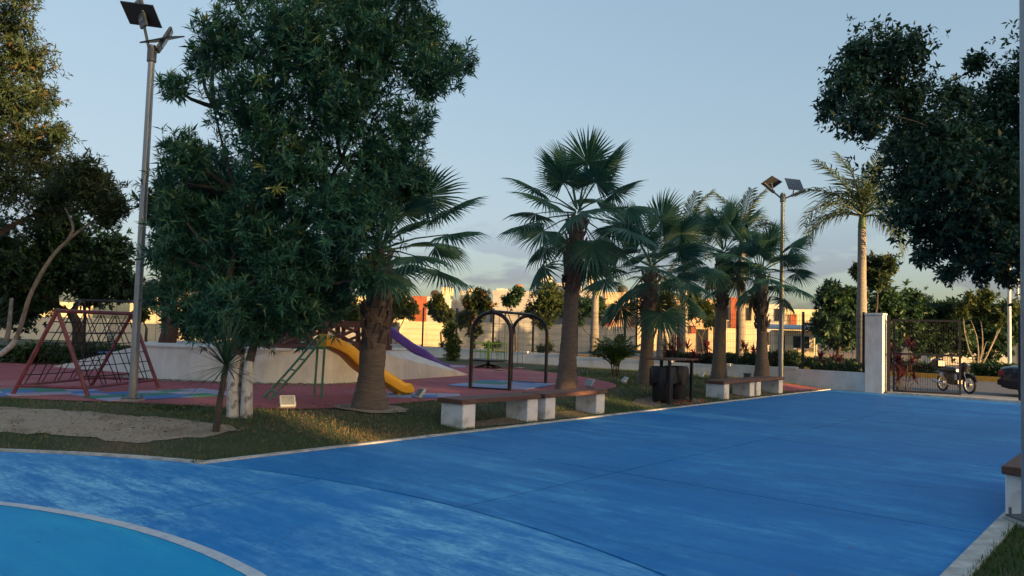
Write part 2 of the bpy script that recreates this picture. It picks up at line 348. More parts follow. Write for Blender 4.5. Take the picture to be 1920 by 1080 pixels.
def leaf_quads(Pn, D, Nn, L, W, tint, fold=0.12):
    """each leaf one creased quad: base, right, tip, left"""
    D = unit(D); S = unit(np.cross(D, Nn)); Nn = np.cross(S, D)
    L = L[:, None]; W = W[:, None]
    base = Pn; mid = Pn+D*L*0.45+Nn*L*fold*0.4
    tip = Pn+D*L-Nn*L*fold
    V = np.stack([base, mid+S*W*0.5, tip, mid-S*W*0.5], 1).reshape(-1, 3)
    Fq = np.arange(len(V)).reshape(-1, 4)
    return V, Fq, np.repeat(tint, 4)
def crown_mesh(name, lobes, ncl, k, size, aspect, mat, parent=None, cone=(0.5, 1.3), along=0.15, droop=0.0, shell=0.55, origin=(0, 0, 0), bloom=0.0):
    """lobes: list of (center, radius or (rx,ry,rz)); clusters of k leaves"""
    C = np.array([tuple(l[0]) for l in lobes], float); Rd = np.array([(l[1],)*3 if not hasattr(l[1], '__len__') else l[1] for l in lobes], float)
    wgt = np.prod(Rd, 1)**(2/3); wgt /= wgt.sum()
    idx = RNG.choice(len(C), ncl, p=wgt)
    d = unit(RNG.normal(size=(ncl, 3)))
    rr = (shell+(1-shell)*RNG.random(ncl)**0.7)*(1+0.15*RNG.normal(size=ncl))
    lump = 0.85+0.22*np.sin(d[:, 0]*7+idx*1.7)*np.sin(d[:, 1]*6+idx)*np.sin(d[:, 2]*8+idx*2.3)*2
    pos = C[idx]+d*Rd[idx]*(rr*lump)[:, None]
    ax = unit(d*0.8+np.array([0, 0, 0.35-droop])+RNG.normal(size=(ncl, 3))*0.45)
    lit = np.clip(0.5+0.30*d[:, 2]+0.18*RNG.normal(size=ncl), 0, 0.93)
    a1 = unit(np.cross(ax, np.array([0.13, 0.31, 0.94])+0*ax)); a2 = np.cross(ax, a1)
    ph = (np.arange(k)*2.39996)[None, :]+RNG.random((ncl, 1))*6.28
    th = cone[0]+(cone[1]-cone[0])*((np.arange(k)+0.5)/k)[None, :]+RNG.normal(size=(ncl, k))*0.12
    D = ax[:, None]*np.cos(th)[..., None]+(a1[:, None]*np.cos(ph)[..., None]+a2[:, None]*np.sin(ph)[..., None])*np.sin(th)[..., None]
    D[..., 2] -= droop*0.6
    Pp = pos[:, None]+ax[:, None]*((RNG.random((ncl, k))-0.7)*along)[..., None]
    D = D.reshape(-1, 3); Pp = Pp.reshape(-1, 3)
    Nn = unit(np.repeat(ax, k, 0)*0.7+np.array([0, 0, 0.6])+RNG.normal(size=D.shape)*0.35)
    n = len(D); L = size*(0.55+0.75*RNG.random(n))*np.repeat(0.8+0.4*RNG.random(ncl), k); Wd = L*aspect*(0.8+0.4*RNG.random(n))
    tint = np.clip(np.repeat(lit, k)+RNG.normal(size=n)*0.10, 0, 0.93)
    if bloom: tint = np.where(np.repeat(RNG.random(ncl) < bloom, k), 1.0, tint)  # share of clusters in the third tone
    V, Fq, T = leaf_quads(Pp, D, Nn, L, Wd, tint)
    return npmesh(name, V-np.array(origin), Fq, mat, parent, T)
def limb(mb, p0, p1, r0, r1, bend=0.12, n=7, seg=6):
    p0 = Vector(p0); p1 = Vector(p1); L = (p1-p0).length; pts = []; rad = []
    o1 = Vector((random.uniform(-1, 1), random.uniform(-1, 1), random.uniform(-.3, .3)))*L*bend
    for i in range(seg+1):
        q = i/seg; pts.append(p0.lerp(p1, q)+o1*math.sin(PI*q)+Vector((random.uniform(-1, 1), random.uniform(-1, 1), 0))*r0*0.25*(0 < i < seg)); rad.append(r0+(r1-r0)*q)
    mb.tube(pts, rad, n); return pts
def tree(name, label, base, lobes, trunk_r, ncl, k, size, aspect, mat, bark='bark', group=None, cat='tree', fork=0.45, stems=1, white=None, trunk_top=None, **kw):
    base = Vector(base); t = thing(name, label, cat, base, 0, group)
    C = [Vector(l[0]) for l in lobes]; cen = sum(C, Vector())/len(C)
    mb = MB(); wb_ = MB()
    low = min(c.z for c in C)
    top = Vector(trunk_top) if trunk_top else Vector((base.x*0.45+cen.x*0.55, base.y*0.45+cen.y*0.55, max(base.z+0.6, base.z+(cen.z-base.z)*fork)))
    for i in range(stems):
        off = Vector((random.uniform(-1, 1), random.uniform(-1, 1), 0))*trunk_r*(1.6 if stems > 1 else 0)
        pts = limb(mb, Vector((0, 0, -0.1))+off, top-base+off*2.2, trunk_r*1.15, trunk_r*0.72, 0.06, 10)
        if white:
            q = MB(); 
            pp = [p for p in pts if p.z < white]; q.tube(pp+[pp[-1].lerp(pts[len(pp)], 0.6)], [trunk_r*1.15*(1-0.05*j)+0.008 for j in range(len(pp)+1)], 10); wb_.add(q.v, q.f)
    nodes = [(top-base, trunk_r*0.62)]
    for c in sorted(C, key=lambda c: (c-top).length):
        q0, r0 = min(nodes, key=lambda nd: (nd[0]-(c-base)).length+0.25*nd[0].length); r1 = max(r0*0.55, trunk_r*0.08)
        limb(mb, q0, c-base, r0*0.8, r1*0.6, 0.14, 6); nodes.append((c-base, r1))
    mb.build('trunk', bark, t, True)
    if white: wb_.build('whitewashed_base', 'whitewash', t, True)
    crown_mesh('crown', lobes, ncl, k, size, aspect, mat, t, origin=base, **kw)
    return t
def lobes_px(lst, dist, jit=0.8):
    o = []
    for a in lst:
        d = dist+(a[3] if len(a) > 3 else random.uniform(-jit, jit)); r = a[2]*d/F
        o.append((P(a[0], a[1], d), (r, r*1.05, r)))
    return o
def inpoly(x, y, poly):
    c = np.zeros(np.shape(x), bool); n = len(poly)
    for i in range(n):
        (x1, y1), (x2, y2) = poly[i][:2], poly[(i+1) % n][:2]
        if y1 == y2: continue
        c ^= ((y1 > y) != (y2 > y)) & (x < (x2-x1)*(y-y1)/(y2-y1)+x1)
    return c
def sheet(name, poly, mat, zf, cuts=0, parent=None, kind='structure', lift=0.0):
    bm = bmesh.new(); vs = [bm.verts.new((p[0], p[1], 0)) for p in poly]; bm.faces.new(vs); bmesh.ops.triangulate(bm, faces=bm.faces)
    for _ in range(cuts):
        bmesh.ops.subdivide_edges(bm, edges=[e for e in bm.edges if e.calc_length() > 0.35], cuts=1, use_grid_fill=False); bmesh.ops.triangulate(bm, faces=bm.faces)
    for v in bm.verts: v.co.z = (zf(v.co.x, v.co.y) if callable(zf) else zf)+lift
    bmesh.ops.recalc_face_normals(bm, faces=bm.faces)
    if sum(f.normal.z for f in bm.faces) < 0: bmesh.ops.reverse_faces(bm, faces=bm.faces)
    me = bpy.data.meshes.new(name); bm.to_mesh(me); bm.free(); o = link(name, me, parent, mat)
    if kind: o['kind'] = kind
    return o
def smoothpoly(pts, it=2):
    p = [Vector((q[0], q[1], 0)) for q in pts]
    for _ in range(it):
        r = []
        for i in range(len(p)):
            a, b = p[i], p[(i+1) % len(p)]; r += [a.lerp(b, .25), a.lerp(b, .75)]
        p = r
    return [(q.x, q.y) for q in p]

# ================================================================== SETTING
def st_poly(l): return [tuple(ST(s, t)[:2]) for s, t in l]
g = MB(); g.box(-1500, 1500, -1500, 2500, -0.6, -0.40); tag(g.build('ground', 'terrain'), kind='structure')
# neighbourhood floor beyond the park wall and around the park
sheet('park_earth', st_poly([(-80, -60), (40, -60), (40, TG+0.3), (-80, TG+0.3)]), 'terrain', -0.07)
# --- the court: bed, slabs, painted disc
court = MB(); 
bedpoly = [(CS+(RO+.02)*math.cos(a), CT+(RO+.02)*math.sin(a)) for a in np.linspace(0, 2*PI, 97)[:-1]]
court.prism([tuple(ST(*p)[:2]) for p in bedpoly], -0.06, -0.022)
court.prism(st_poly([(SL-.02, 0), (SR+.02, 0), (SR+.02, TG), (SL-.02, TG)]), -0.062, -0.024)
court = tag(court.build('blue_court', 'joint'), kind='structure')
J = 0.011
def slab(poly, mat):
    q = MB(); q.prism([tuple(ST(*p)[:2]) for p in poly], -0.05, 0.0); q.build('slab', mat, court)
def arc(r, a0, a1, n=20): return [(CS+r*math.cos(a), CT+r*math.sin(a)) for a in np.linspace(a0, a1, n)]
a_j = math.atan2(*reversed([c-d for c, d in zip(toST(-2.03, 7.9), (CS, CT))]))
for i in range(8):
    a0 = a_j+i*PI/4+J/7; a1 = a_j+(i+1)*PI/4-J/7
    slab(arc(RI-0.05, a0, a1, 14)+arc(RO-.014, a1, a0, 14), 'court_ring')
slab(arc(RI-0.052, 0, 2*PI, 97)[:-1], 'court_cyan')
def ring(name, r0, r1, z, mat):
    A = arc(r0, 0, 2*PI, 129)[:-1]; B = arc(r1, 0, 2*PI, 129)[:-1]; n = len(A)
    V = [ST(s, t, z) for s, t in A]+[ST(s, t, z) for s, t in B]
    q = MB(); q.add(V, [(i, n+i, n+(i+1) % n, (i+1) % n) for i in range(n)]); return q.build(name, mat, court)
ring('painted_line', RI-0.055, RI+0.045, 0.004, 'line_white')
SM = -4.85
def tc_(s): return CT+math.sqrt((RO+.018)**2-(s-CS)**2)
tb = [7.64, 12.1, 16.6, 21.1, TG]
for (s0, s1) in ((SL, SM-J), (SM+J, SR)):
    ss = np.linspace(s1, s0, 16)
    slab([(s0, tb[0]-J), *[(s, tc_(s)) for s in reversed(ss)], (s1, tb[0]-J)], 'court_blue')
    for a, b in zip(tb[:-1], tb[1:]):
        slab([(s0, a+J), (s1, a+J), (s1, b-J), (s0, b-J)], 'court_blue')
# kerbs
kb = MB(); kb.prism(st_poly([(SL-0.075, 4.36), (SL, 4.36), (SL, TG), (SL-0.075, TG)]), -0.06, 0.022); tag(kb.build('kerb', 'kerb_white'), kind='structure')
kb = MB(); kb.prism(st_poly([(SR, 4.15), (SR+0.15, 4.15), (SR+0.15, TG), (SR, TG)]), -0.06, 0.045); tag(kb.build('kerb', 'kerb_white'), kind='structure')
a0 = math.atan2(4.33-CT, SL-CS); a1 = a0+R(100)
q = MB(); A = arc(RO, a0, a1, 60); B = arc(RO+0.08, a0, a1, 60); nA = len(A)
q.add([ST(s, t, 0.022) for s, t in A]+[ST(s, t, 0.022) for s, t in B]+[ST(s, t, -0.06) for s, t in A]+[ST(s, t, -0.06) for s, t in B],
      [(i, i+1, nA+i+1, nA+i) for i in range(nA-1)]+[(i, i+1, 2*nA+i+1, 2*nA+i) for i in range(nA-1)]+[(nA+i, nA+i+1, 3*nA+i+1, 3*nA+i) for i in range(nA-1)])
tag(q.build('kerb', 'kerb_white'), kind='structure')
# --- left lawn (height field from the court's edge outwards)
def sb(t): return np.where(t > 4.33, SL-0.076, CS-np.sqrt(np.maximum((RO+0.08)**2-(t-CT)**2, 0)))
tt = np.concatenate([np.linspace(-3.2, 4.33, 40), np.linspace(4.36, TG, 80)]); ee = np.concatenate([np.linspace(0, 3, 16), np.linspace(3.4, 12, 16), np.linspace(13, 60, 12)])
T2, E2 = np.meshgrid(tt, ee, indexing='ij'); S2 = sb(T2)-E2
X2 = S2*NX+T2*UX; Y2 = S2*NY+T2*UY; Z2 = H(X2, Y2)
V = np.stack([X2, Y2, Z2], -1).reshape(-1, 3); nr, nc = T2.shape
ii = (np.arange(nr-1)[:, None]*nc+np.arange(nc-1)[None, :]).ravel(); Fq = np.stack([ii, ii+nc, ii+nc+1, ii+1], 1)
tag(npmesh('lawn', V, Fq, 'soil_grass', smooth=True), kind='structure')
sheet('lawn', st_poly([(SR+0.15, -6), (11.5, -6), (11.5, TG), (SR+0.15, TG)]), 'soil_grass', 0.012)
# --- red rubber playground, gravel and bare patches
ZP = 0.2
def gz(l, z=ZP): return [tuple(G(x, y, z)[:2]) for x, y in l]
red = smoothpoly(gz([(-260, 742), (-80, 744), (120, 752), (300, 758), (500, 769), (640, 767), (760, 757), (840, 749), (960, 746), (1080, 738), (1150, 730), (1160, 722), (1120, 712), (1060, 702), (980, 693), (900, 686), (820, 683), (700, 672), (400, 668), (120, 676), (0, 681), (-200, 690), (-400, 700)]), 2)
sheet('playground_rubber', red, 'rubber_red', lambda x, y: float(H(x, y))+0.014, 6)
gravel = smoothpoly(gz([(-120, 768), (0, 773), (120, 780), (230, 789), (330, 796), (450, 806), (440, 813), (330, 820), (240, 822), (120, 811), (0, 806), (-120, 803)], 0.12), 2)
gravel = [(x+random.uniform(-.10, .10), y+random.uniform(-.09, .09)) for x, y in gravel]
def Hl(x, y): return float(H(x, y))
sheet('gravel_path', gravel, 'gravel', Hl, 6, lift=0.011)
p1 = G(693, 766, ZP)
ringp = [(p1.x+(0.62+random.uniform(-.06, .08))*math.cos(a), p1.y+(0.55+random.uniform(-.05, .05))*math.sin(a)) for a in np.linspace(0, 2*PI, 25)[:-1]]
sheet('gravel_ring', ringp, 'gravel', Hl, 3, lift=0.024)
mul1 = [tuple(ST(s, t)[:2]) for s, t in ((-8.36, 9.15), (-8.36, 12.75), (-8.6, 12.9), (-8.95, 12.2), (-8.9, 10.4), (-8.8, 9.2))]
sheet('bare_earth', smoothpoly(mul1, 1), 'mulch', Hl, 3, lift=0.012)
mul2 = [tuple(ST(s, t)[:2]) for s, t in ((-8.36, 14.4), (-8.36, 17.4), (-8.9, 17.5), (-9.4, 16.6), (-9.2, 14.8))]
sheet('bare_earth', smoothpoly(mul2, 1), 'mulch', Hl, 3, lift=0.012)
mul3 = [tuple(ST(s, t)[:2]) for s, t in ((-8.36, 18.2), (-8.36, 22.1), (-8.9, 22.0), (-9.0, 18.4))]
sheet('bare_earth', smoothpoly(mul3, 1), 'mulch', Hl, 3, lift=0.012)
red2 = [tuple(ST(s, t)[:2]) for s, t in ((-8.36, 22.6), (-8.36, 25.3), (-8.9, 25.35), (-10.2, 24.4), (-9.6, 23.4), (-8.8, 22.6))]
sheet('rubber_strip', red2, 'rubber_red', Hl, 3, lift=0.014)
# --- street beyond the park wall
for nm, t0, t1, m, z in (('sidewalk', TG+0.3, 28.0, 'sidewalk', 0.0), ('road', 28.0, 41.0, 'asphalt', -0.08), ('median', 41.0, 44.0, 'dirt', 0.08), ('road', 44.0, 54.0, 'asphalt', -0.085), ('far_verge', 54.0, 140.0, 'dirt', 0.0)):
    q = MB(); q.prism(st_poly([(-140, t0), (110, t0), (110, t1), (-140, t1)]), -0.3, z); tag(q.build(nm, m), kind='structure')
q = MB(); q.prism(st_poly([(-60, 40.8), (90, 40.8), (90, 41.0-.002), (-60, 41.0-.002)]), -0.2, 0.14); tag(q.build('median_kerb', 'kerb_yellow'), kind='structure')
q = MB(); q.prism(st_poly([(-60, 53.8), (90, 53.8), (90, 54-.002), (-60, 54-.002)]), -0.2, 0.12); tag(q.build('far_kerb', 'kerb_white'), kind='structure')
q = MB(); q.prism(st_poly([(-6.6, TG+.004), (3, TG+.004), (3, TG+0.55), (-6.6, TG+0.55)]), -0.1, 0.055); tag(q.build('gate_threshold', 'kerb_white'), kind='structure')
# ================================================================== WALL, FENCE, GATE
wall = thing('boundary_wall', 'low white stepped boundary wall below the dark mesh fence', 'wall', ST(-8.3, TG+0.12), RZ)
q = MB(); q.box(-1.3, 1.25, -0.09, 0.09, -0.1, 0.60); q.build('wall_section', 'white_wall', wall)
x = -1.3; hts = [0.63, 0.62, 0.65, 0.64, 0.67, 0.68, 0.69, 0.70, 0.72, 0.74, 0.76, 0.78, 0.80, 0.82]
for i in range(14):
    q = MB(); q.box(x-2.3+.004, x, -0.09-0.002*(i % 2), 0.09, -0.1, hts[i]-0.03*(i % 2)); q.build('wall_section', 'white_wall', wall)
    q = MB(); q.box(x-0.22, x+0.22, -0.12, 0.12, hts[i]-0.06, hts[i]+0.035, bev=0.01); q.build('wall_cap', 'white_wall', wall)
    x -= 2.3
pil = thing('gate_pillar', 'tall white square gate pillar at the end of the blue walkway', 'pillar', ST(-6.95, TG+0.16), RZ)
q = MB(); q.box(-0.26, 0.26, -0.22, 0.22, -0.1, 2.42, bev=0.012); q.build('shaft', 'white_wall', pil)
q = MB(); q.box(-0.28, 0.28, -0.24, 0.24, 2.40, 2.47, bev=0.012); q.build('cap', 'white_wall', pil)
fence = thing('mesh_fence', 'dark green welded mesh fence standing on the low white wall', 'fence', ST(-8.3, TG+0.12), RZ)
post_me = MB(); post_me.box(-0.032, 0.032, -0.032, 0.032, 0.5, 2.48); post_me.box(-0.037, 0.037, -0.037, 0.037, 2.48, 2.50); post_me = post_me.mesh('post'); post_me.materials.append(M['fence_green'])
wp = MB()
for k in range(1, 38): wp.beam((-k*2.3/38, 0, 0.66), (-k*2.3/38, 0, 2.44), 0.006, 0.006)
for z in (0.72, 0.92, 0.98, 1.2, 1.42, 1.48, 1.7, 1.92, 1.98, 2.2, 2.36): wp.beam((0, 0.006, z), (-2.3, 0.006, z), 0.007, 0.007, Vector((0, 1, 0)))
wp = wp.mesh('wire_panel'); wp.materials.append(M['fence_green'])
for i in range(15):
    o = link('post', post_me, fence); o.location = (-0.9-2.3*i, 0, 0.008*i)
    if i < 14:
        o = link('wire_panel', wp, fence); o.location = (-0.9-2.3*i, 0, 0.008*i)
o = link('post', post_me, fence); o.location = (1.0, 0, 0)
o = link('wire_panel', wp, fence); o.location = (1.0, 0, 0); o.scale = (1.9/2.3, 1, 1)
# gate leaf, swung slightly towards the street
gate = thing('metal_gate', 'black barred metal gate leaf standing ajar beside the white pillar', 'gate', ST(-6.45, TG+0.25), RZ+R(17))
GW = 1.78
q = MB(); q.box(-0.2, -0.1, -0.05, 0.05, 0.0, 2.42); q.build('hinge_post', 'black_metal', gate)
q = MB(); q.box(-0.03, 0.03, -0.03, 0.03, 0.06, 2.30); q.build('frame_stile', 'black_metal', gate)
q = MB(); q.box(GW-0.03, GW+0.03, -0.03, 0.03, 0.06, 2.30); q.build('frame_stile', 'black_metal', gate)
for z in (0.06, 1.20, 2.24):
    q = MB(); q.box(0.03, GW-0.03, -0.028, 0.028, z, z+0.06); q.build('frame_rail', 'black_metal', gate)
bar = MB(); bar.box(-0.005, 0.005, -0.005, 0.005, 0.12, 1.20); bar.box(-0.005, 0.005, -0.005, 0.005, 1.26, 2.24); bar = bar.mesh('bar'); bar.materials.append(M['black_metal'])
for k in range(1, 27):
    o = link('bar', bar, gate); o.location = (k*GW/27, 0, 0)
gp = thing('gate_post', 'slim black gate post beyond the right hand bench', 'post', ST(-3.15, TG+0.2), RZ)
q = MB(); q.box(-0.05, 0.05, -0.05, 0.05, 0, 2.42); q.build('shaft', 'black_metal', gp); q = MB(); q.box(-0.06, 0.06, -0.06, 0.06, 2.42, 2.45); q.build('cap', 'black_metal', gp)

# ================================================================== HOUSES
def house(x0, x1, ytop, d, mat, label, towers=(), terra=(), wins=True, rz=R(-8), upper=None):
    a = P(x0, 640, d); b = P(x1, 640, d); W = (b-a).length; hor = 619+((x0+x1)/2-960)*ROLL
    ht = CAMH+(hor-ytop)*d/F; h = thing('house', label, 'house', (a.x, a.y, 0), rz, 'houses across the street')
    sc = d/F
    q = MB(); q.box(0, W, 0, 9, -0.2, ht-0.02); q.build('wall', mat, h)
    q = MB(); q.box(-0.06, W+0.06, -0.06, 9.06, ht-0.24, ht-0.021); q.box(-0.06, W+0.06, -0.06, 0.1, ht-0.02, ht+0.2); q.build('parapet', mat, h)
    for (p, r, yt, m) in towers:
        q = MB(); tz = CAMH+(hor-yt)*d/F; q.box((p-x0)*sc, (r-x0)*sc, 0.8, 3.6, ht-0.1, tz); q.build('stair_tower', m, h)
    for (p, r, ya, yb) in terra:
        q = MB(); q.box((p-x0)*sc, (r-x0)*sc, -0.22, 0.0, max(0, CAMH+(hor-yb)*d/F), CAMH+(hor-ya)*d/F); q.build('facade_panel', 'house_terracotta', h)
    tq = MB(); tx = W*(0.3+0.4*((x0*7) % 10)/10); tq.lathe([(0.5, 0), (0.55, 0.1), (0.55, 0.9), (0.35, 1.15), (0.2, 1.2)], 14, (tx, 5.0, ht)); tq.build('water_tank', 'frame_dark' if x0 % 2 else 'seat_tan', h, True)
    if wins:
        n = max(2, int(W/1.7))
        for fl in (0, 1):
            for i in range(n):
                cx = (i+0.5)*W/n+0.15*(-1)**(i+fl); cz = 0.95+fl*2.35
                if any((p-x0)*sc-0.45 < cx < (r-x0)*sc+0.45 for (p, r, _, _) in terra) or cz+1.2 > ht-.15: continue
                door = fl == 0 and i % 3 == 1
                z0, z1, ww = (0.05, 2.2, 0.5) if door else (cz, cz+1.15, 0.42)
                wf = MB()
                for bx in ((cx-ww-.07, cx-ww, z0-.07, z1+.07), (cx+ww, cx+ww+.07, z0-.07, z1+.07), (cx-ww, cx+ww, z0-.07, z0), (cx-ww, cx+ww, z1, z1+.07), (cx-.025, cx+.025, z0, z1)):
                    wf.box(bx[0], bx[1], -0.05, 0.01, bx[2], bx[3])
                wf = wf.build('door' if door else 'window', 'frame_dark', h)
                q = MB(); q.box(cx-ww, cx+ww, -0.018, 0.005, z0, z1); q.build('pane', 'glass_dark', wf)
                if not door:
                    q = MB(); q.box(cx-ww-.15, cx+ww+.15, -0.14, 0.0, z0-.16, z0-.075); q.build('sill', mat, wf)
        if upper:
            q = MB(); q.box(W*0.15, W*0.6, -0.9, 0.0, 2.55, 2.75); q.box(W*0.15, W*0.6, -0.9, -0.84, 2.75, 3.4); q.build('balcony', mat, h)
    return h
Wm, Cm, Tm, Gm = 'house_white', 'house_cream', 'house_terracotta', 'house_grey'
house(575, 650, 578, 82, Gm, 'grey house half hidden behind the brown truss railing', [(600, 612, 562, Wm)])
house(655, 745, 560, 80, Cm, 'cream house directly behind the crown of the nearest fan palm', [(684, 706, 541, Cm)])
house(752, 842, 560, 84, Wm, 'white house with a dark red flank left of the arched swing', [(822, 835, 537, Cm), (803, 812, 552, Tm)], [(772, 799, 556, 606)])
house(846, 918, 566, 86, Wm, 'white house with a lit roof block behind the blossoming tree', [(872, 886, 541, Cm), (856, 868, 545, Gm)])
house(922, 1000, 549, 80, Gm, 'plain pale house with a blank wall right of the blossoming tree', [(926, 946, 541, Wm)], wins=False)
house(1004, 1085, 534, 92, Gm, 'tall grey house behind the trunk of the tallest fan palm', [(1010, 1028, 516, Wm)])
house(1090, 1128, 545, 84, Gm, 'narrow house with a tall lit tower right of the tallest fan palm', [(1098, 1116, 511, Cm)])
house(1131, 1190, 552, 78, 'house_peach', 'peach house with a low red corner left of the third fan palm', (), [(1134, 1148, 600, 614), (1181, 1187, 600, 630)])
house(1195, 1265, 556, 77, Cm, 'cream house with dark windows behind the litter bins', (), [(1230, 1237, 575, 605)], upper=1)
house(1268, 1335, 564, 76, 'house_peach', 'peach house with a red strip between the third and fourth fan palms', (), [(1294, 1303, 582, 625)], upper=1)
house(1340, 1412, 562, 76, Cm, 'cream house with a broad red panel between the fourth and fifth fan palms', [(1390, 1398, 553, Cm)], [(1368, 1384, 558, 615)])
house(1415, 1470, 574, 76, Wm, 'white house behind the distant lamp post', (), ())
house(1473, 1530, 584, 76, Cm, 'low cream house with a red strip left of the dark roadside trees', (), [(1480, 1492, 590, 618)])
house(240, 345, 560, 60, Cm, 'cream house glimpsed left of the big leafy tree', (), (), wins=False)
house(-120, 60, 560, 70, Cm, 'cream house glimpsed behind the far left trees', (), ())
def ywall(x0, x1, d0, d1, zt, m, label):
    a = P(x0, 640, d0); b = P(x1, 640, d1); v = b-a; L = math.hypot(v.x, v.y); w_ = thing('garden_wall', label, 'wall', (a.x, a.y, 0), math.atan2(v.y, v.x))
    n = max(2, int(L/3))
    for i in range(n):
        q = MB(); q.box(i*L/n+.008, (i+1)*L/n-.008, -0.1, 0.1, -0.2, zt); q.build('wall_bay', m, w_)
    q = MB(); q.box(0, L, -0.13, 0.13, zt+.001, zt+0.08); q.build('coping', m, w_)
ywall(752, 846, 64, 64, 2.0, Cm, 'cream garden wall glowing in the sun left of the arched swing')  # sunlit stretch of the far wall, its light put into a cream tone
ywall(850, 1190, 64, 66, 2.1, Gm, 'long garden wall toned grey for shade, seen through the arched swing')  # shadowed stretch of the same wall, shade put into the grey
ywall(540, 748, 65, 65, 1.9, Gm, 'grey garden wall behind the brown truss railing')
ywall(215, 330, 40, 40, 1.3, Wm, 'white wall behind the far black swing frame')
ywall(-200, 200, 46, 46, 1.5, Wm, 'white wall behind the far left trees')
# guard booth, awning, white tank house
gb = thing('guard_booth', 'small white booth with a tin roof behind the fifth fan palm', 'booth', P(1452, 660, 52)*1.0, R(-12)); gb.location.z = 0
q = MB(); q.box(0, 2.5, 0, 2.2, 0, 2.15); q.build('wall', Cm, gb)
q = MB(); q.add([(-.5, -.5, 2.2), (2.9, -.5, 2.2), (2.9, 2.6, 2.5), (-.5, 2.6, 2.5), (-.5, -.5, 2.28), (2.9, -.5, 2.28), (2.9, 2.6, 2.58), (-.5, 2.6, 2.58)], [(0, 1, 2, 3), (4, 5, 6, 7), (0, 1, 5, 4), (1, 2, 6, 5), (2, 3, 7, 6), (3, 0, 4, 7)]); q.build('roof', 'tin_roof', gb)
for x0, x1, z0, z1 in ((0.15, 0.75, 0.1, 1.9), (1.1, 2.3, 0.9, 1.85)):
    q = MB()
    for bx in ((x0, x0+.08, z0, z1), (x1-.08, x1, z0, z1), (x0+.08, x1-.08, z0, z0+.08), (x0+.08, x1-.08, z1-.08, z1), ((x0+x1)/2-.03, (x0+x1)/2+.03, z0+.08, z1-.08)): q.box(bx[0], bx[1], -0.06, 0.01, bx[2], bx[3])
    f = q.build('window', Wm, gb); q = MB(); q.box(x0+.08, x1-.08, -0.02, 0.005, z0+.08, z1-.08); q.build('pane', 'glass_dark', f)
aw = thing('green_awning', 'green fabric awning on poles left of the lit royal palm trunk', 'awning', P(1528, 670, 56), 0); aw.location.z = 0
q = MB(); n_ = 10
q.add([(i*2.8/n_, y, 1.75+(0.45 if y == 0.8 else 0)+0.06*math.sin(i*2.2)) for y in (0, 0.8, 1.6) for i in range(n_+1)], [(r*(n_+1)+i, r*(n_+1)+i+1, (r+1)*(n_+1)+i+1, (r+1)*(n_+1)+i) for r in range(2) for i in range(n_)])
q.add([(i*2.8/n_, -0.004, 1.75+0.06*math.sin(i*2.2)) for i in range(n_+1)]+[(i*2.8/n_, -0.02, 1.15+0.2*(i % 2)) for i in range(n_+1)], [(i, i+1, n_+2+i, n_+1+i) for i in range(n_)])
q.build('fabric', 'awning_green', aw)
for xx in (0.05, 2.75):
    for yy in (0.05, 1.55):
        q = MB(); q.tube([(xx, yy, 0), (xx, yy, 1.76)], 0.03, 6); q.build('pole', 'galv', aw)
tk = thing('pump_house', 'white arched utility hut seen through the gate bars', 'hut', P(1776, 670, 58), R(-8)); tk.location.z = 0.0
q = MB(); pr = [(-1.15, 0), (1.15, 0), (1.15, 1.25), (0.85, 1.6), (0.5, 1.75), (0.45, 1.95), (-0.45, 1.95), (-0.5, 1.75), (-0.85, 1.6), (-1.15, 1.25)]
q.add([(p[0], 0, p[1]) for p in pr]+[(p[0], 1.6, p[1]) for p in pr], [tuple(range(10)), tuple(range(19, 9, -1))]+[(i, (i+1) % 10, 10+(i+1) % 10, 10+i) for i in range(10)]); q.build('shell', Wm, tk)
q = MB(); q.box(-0.3, 0.3, -0.04, 0.0, 0.05, 1.2); q.build('hatch', Gm, tk)
for (px, w_, h_, lb) in ((1838, 2.6, 1.25, 'grey block wall beside the white arched hut'), (1870, 1.6, 0.9, 'low grey block wall behind the pale stemmed tree')):
    b_ = P(px, 670, 60); t_ = thing('block_wall', lb, 'wall', (b_.x, b_.y, 0), R(-8))
    for i in range(3):
        q = MB(); q.box(-w_/2+i*w_/3+.01, -w_/2+(i+1)*w_/3-.01, 0, 0.15, 0, h_); q.build('block_bay', Gm, t_)
    q = MB(); q.box(-w_/2-.05, w_/2+.05, -0.04, 0.19, h_+.001, h_+.07); q.build('coping', Gm, t_)

# ================================================================== PLAY PLATFORM
pf = thing('play_platform', 'long white raised platform with ramps behind the yellow slide', 'platform', (0, 0, 0))
ZT = 0.97
top = [(-8.7, 18.1), (-7.2, 17.75), (-5.6, 17.65), (-4.3, 17.9), (-3.35, 19.3), (-2.9, 21.2), (-4.0, 22.4), (-8.0, 22.5), (-9.4, 21.6), (-9.3, 19.6)]
q = MB(); q.prism(top, 0.15, ZT); q.build('platform_wall', 'white_wall', pf)
cp = [((x+6)*1.012-6, (y-20)*1.02+20) for x, y in top]; q = MB(); q.prism(cp, ZT+.001, ZT+0.05); q.build('coping', 'white_wall', pf)
def ramp(a, b, c, d_, nm='ramp'):    # a,b high end (front,back); c,d low end (back,front)
    q = MB(); zl = 0.235
    vs = [(*a, 0.15), (*b, 0.15), (*c, 0.15), (*d_, 0.15), (*a, ZT-.006), (*b, ZT-.006), (*c, zl), (*d_, zl)]
    q.add(vs, [(3, 2, 1, 0), (4, 5, 6, 7), (0, 1, 5, 4), (1, 2, 6, 5), (2, 3, 7, 6), (3, 0, 4, 7)]); q.build(nm, 'white_wall', pf)
ramp((-3.38, 19.25), (-2.92, 21.15), (-1.25, 23.1), (-1.85, 22.0))
ramp((-9.28, 19.6), (-9.38, 21.5), (-12.9, 22.6), (-12.5, 21.2))
apron = [((x+6)*1.10-6, (y-20)*1.16+20) for x, y in top]
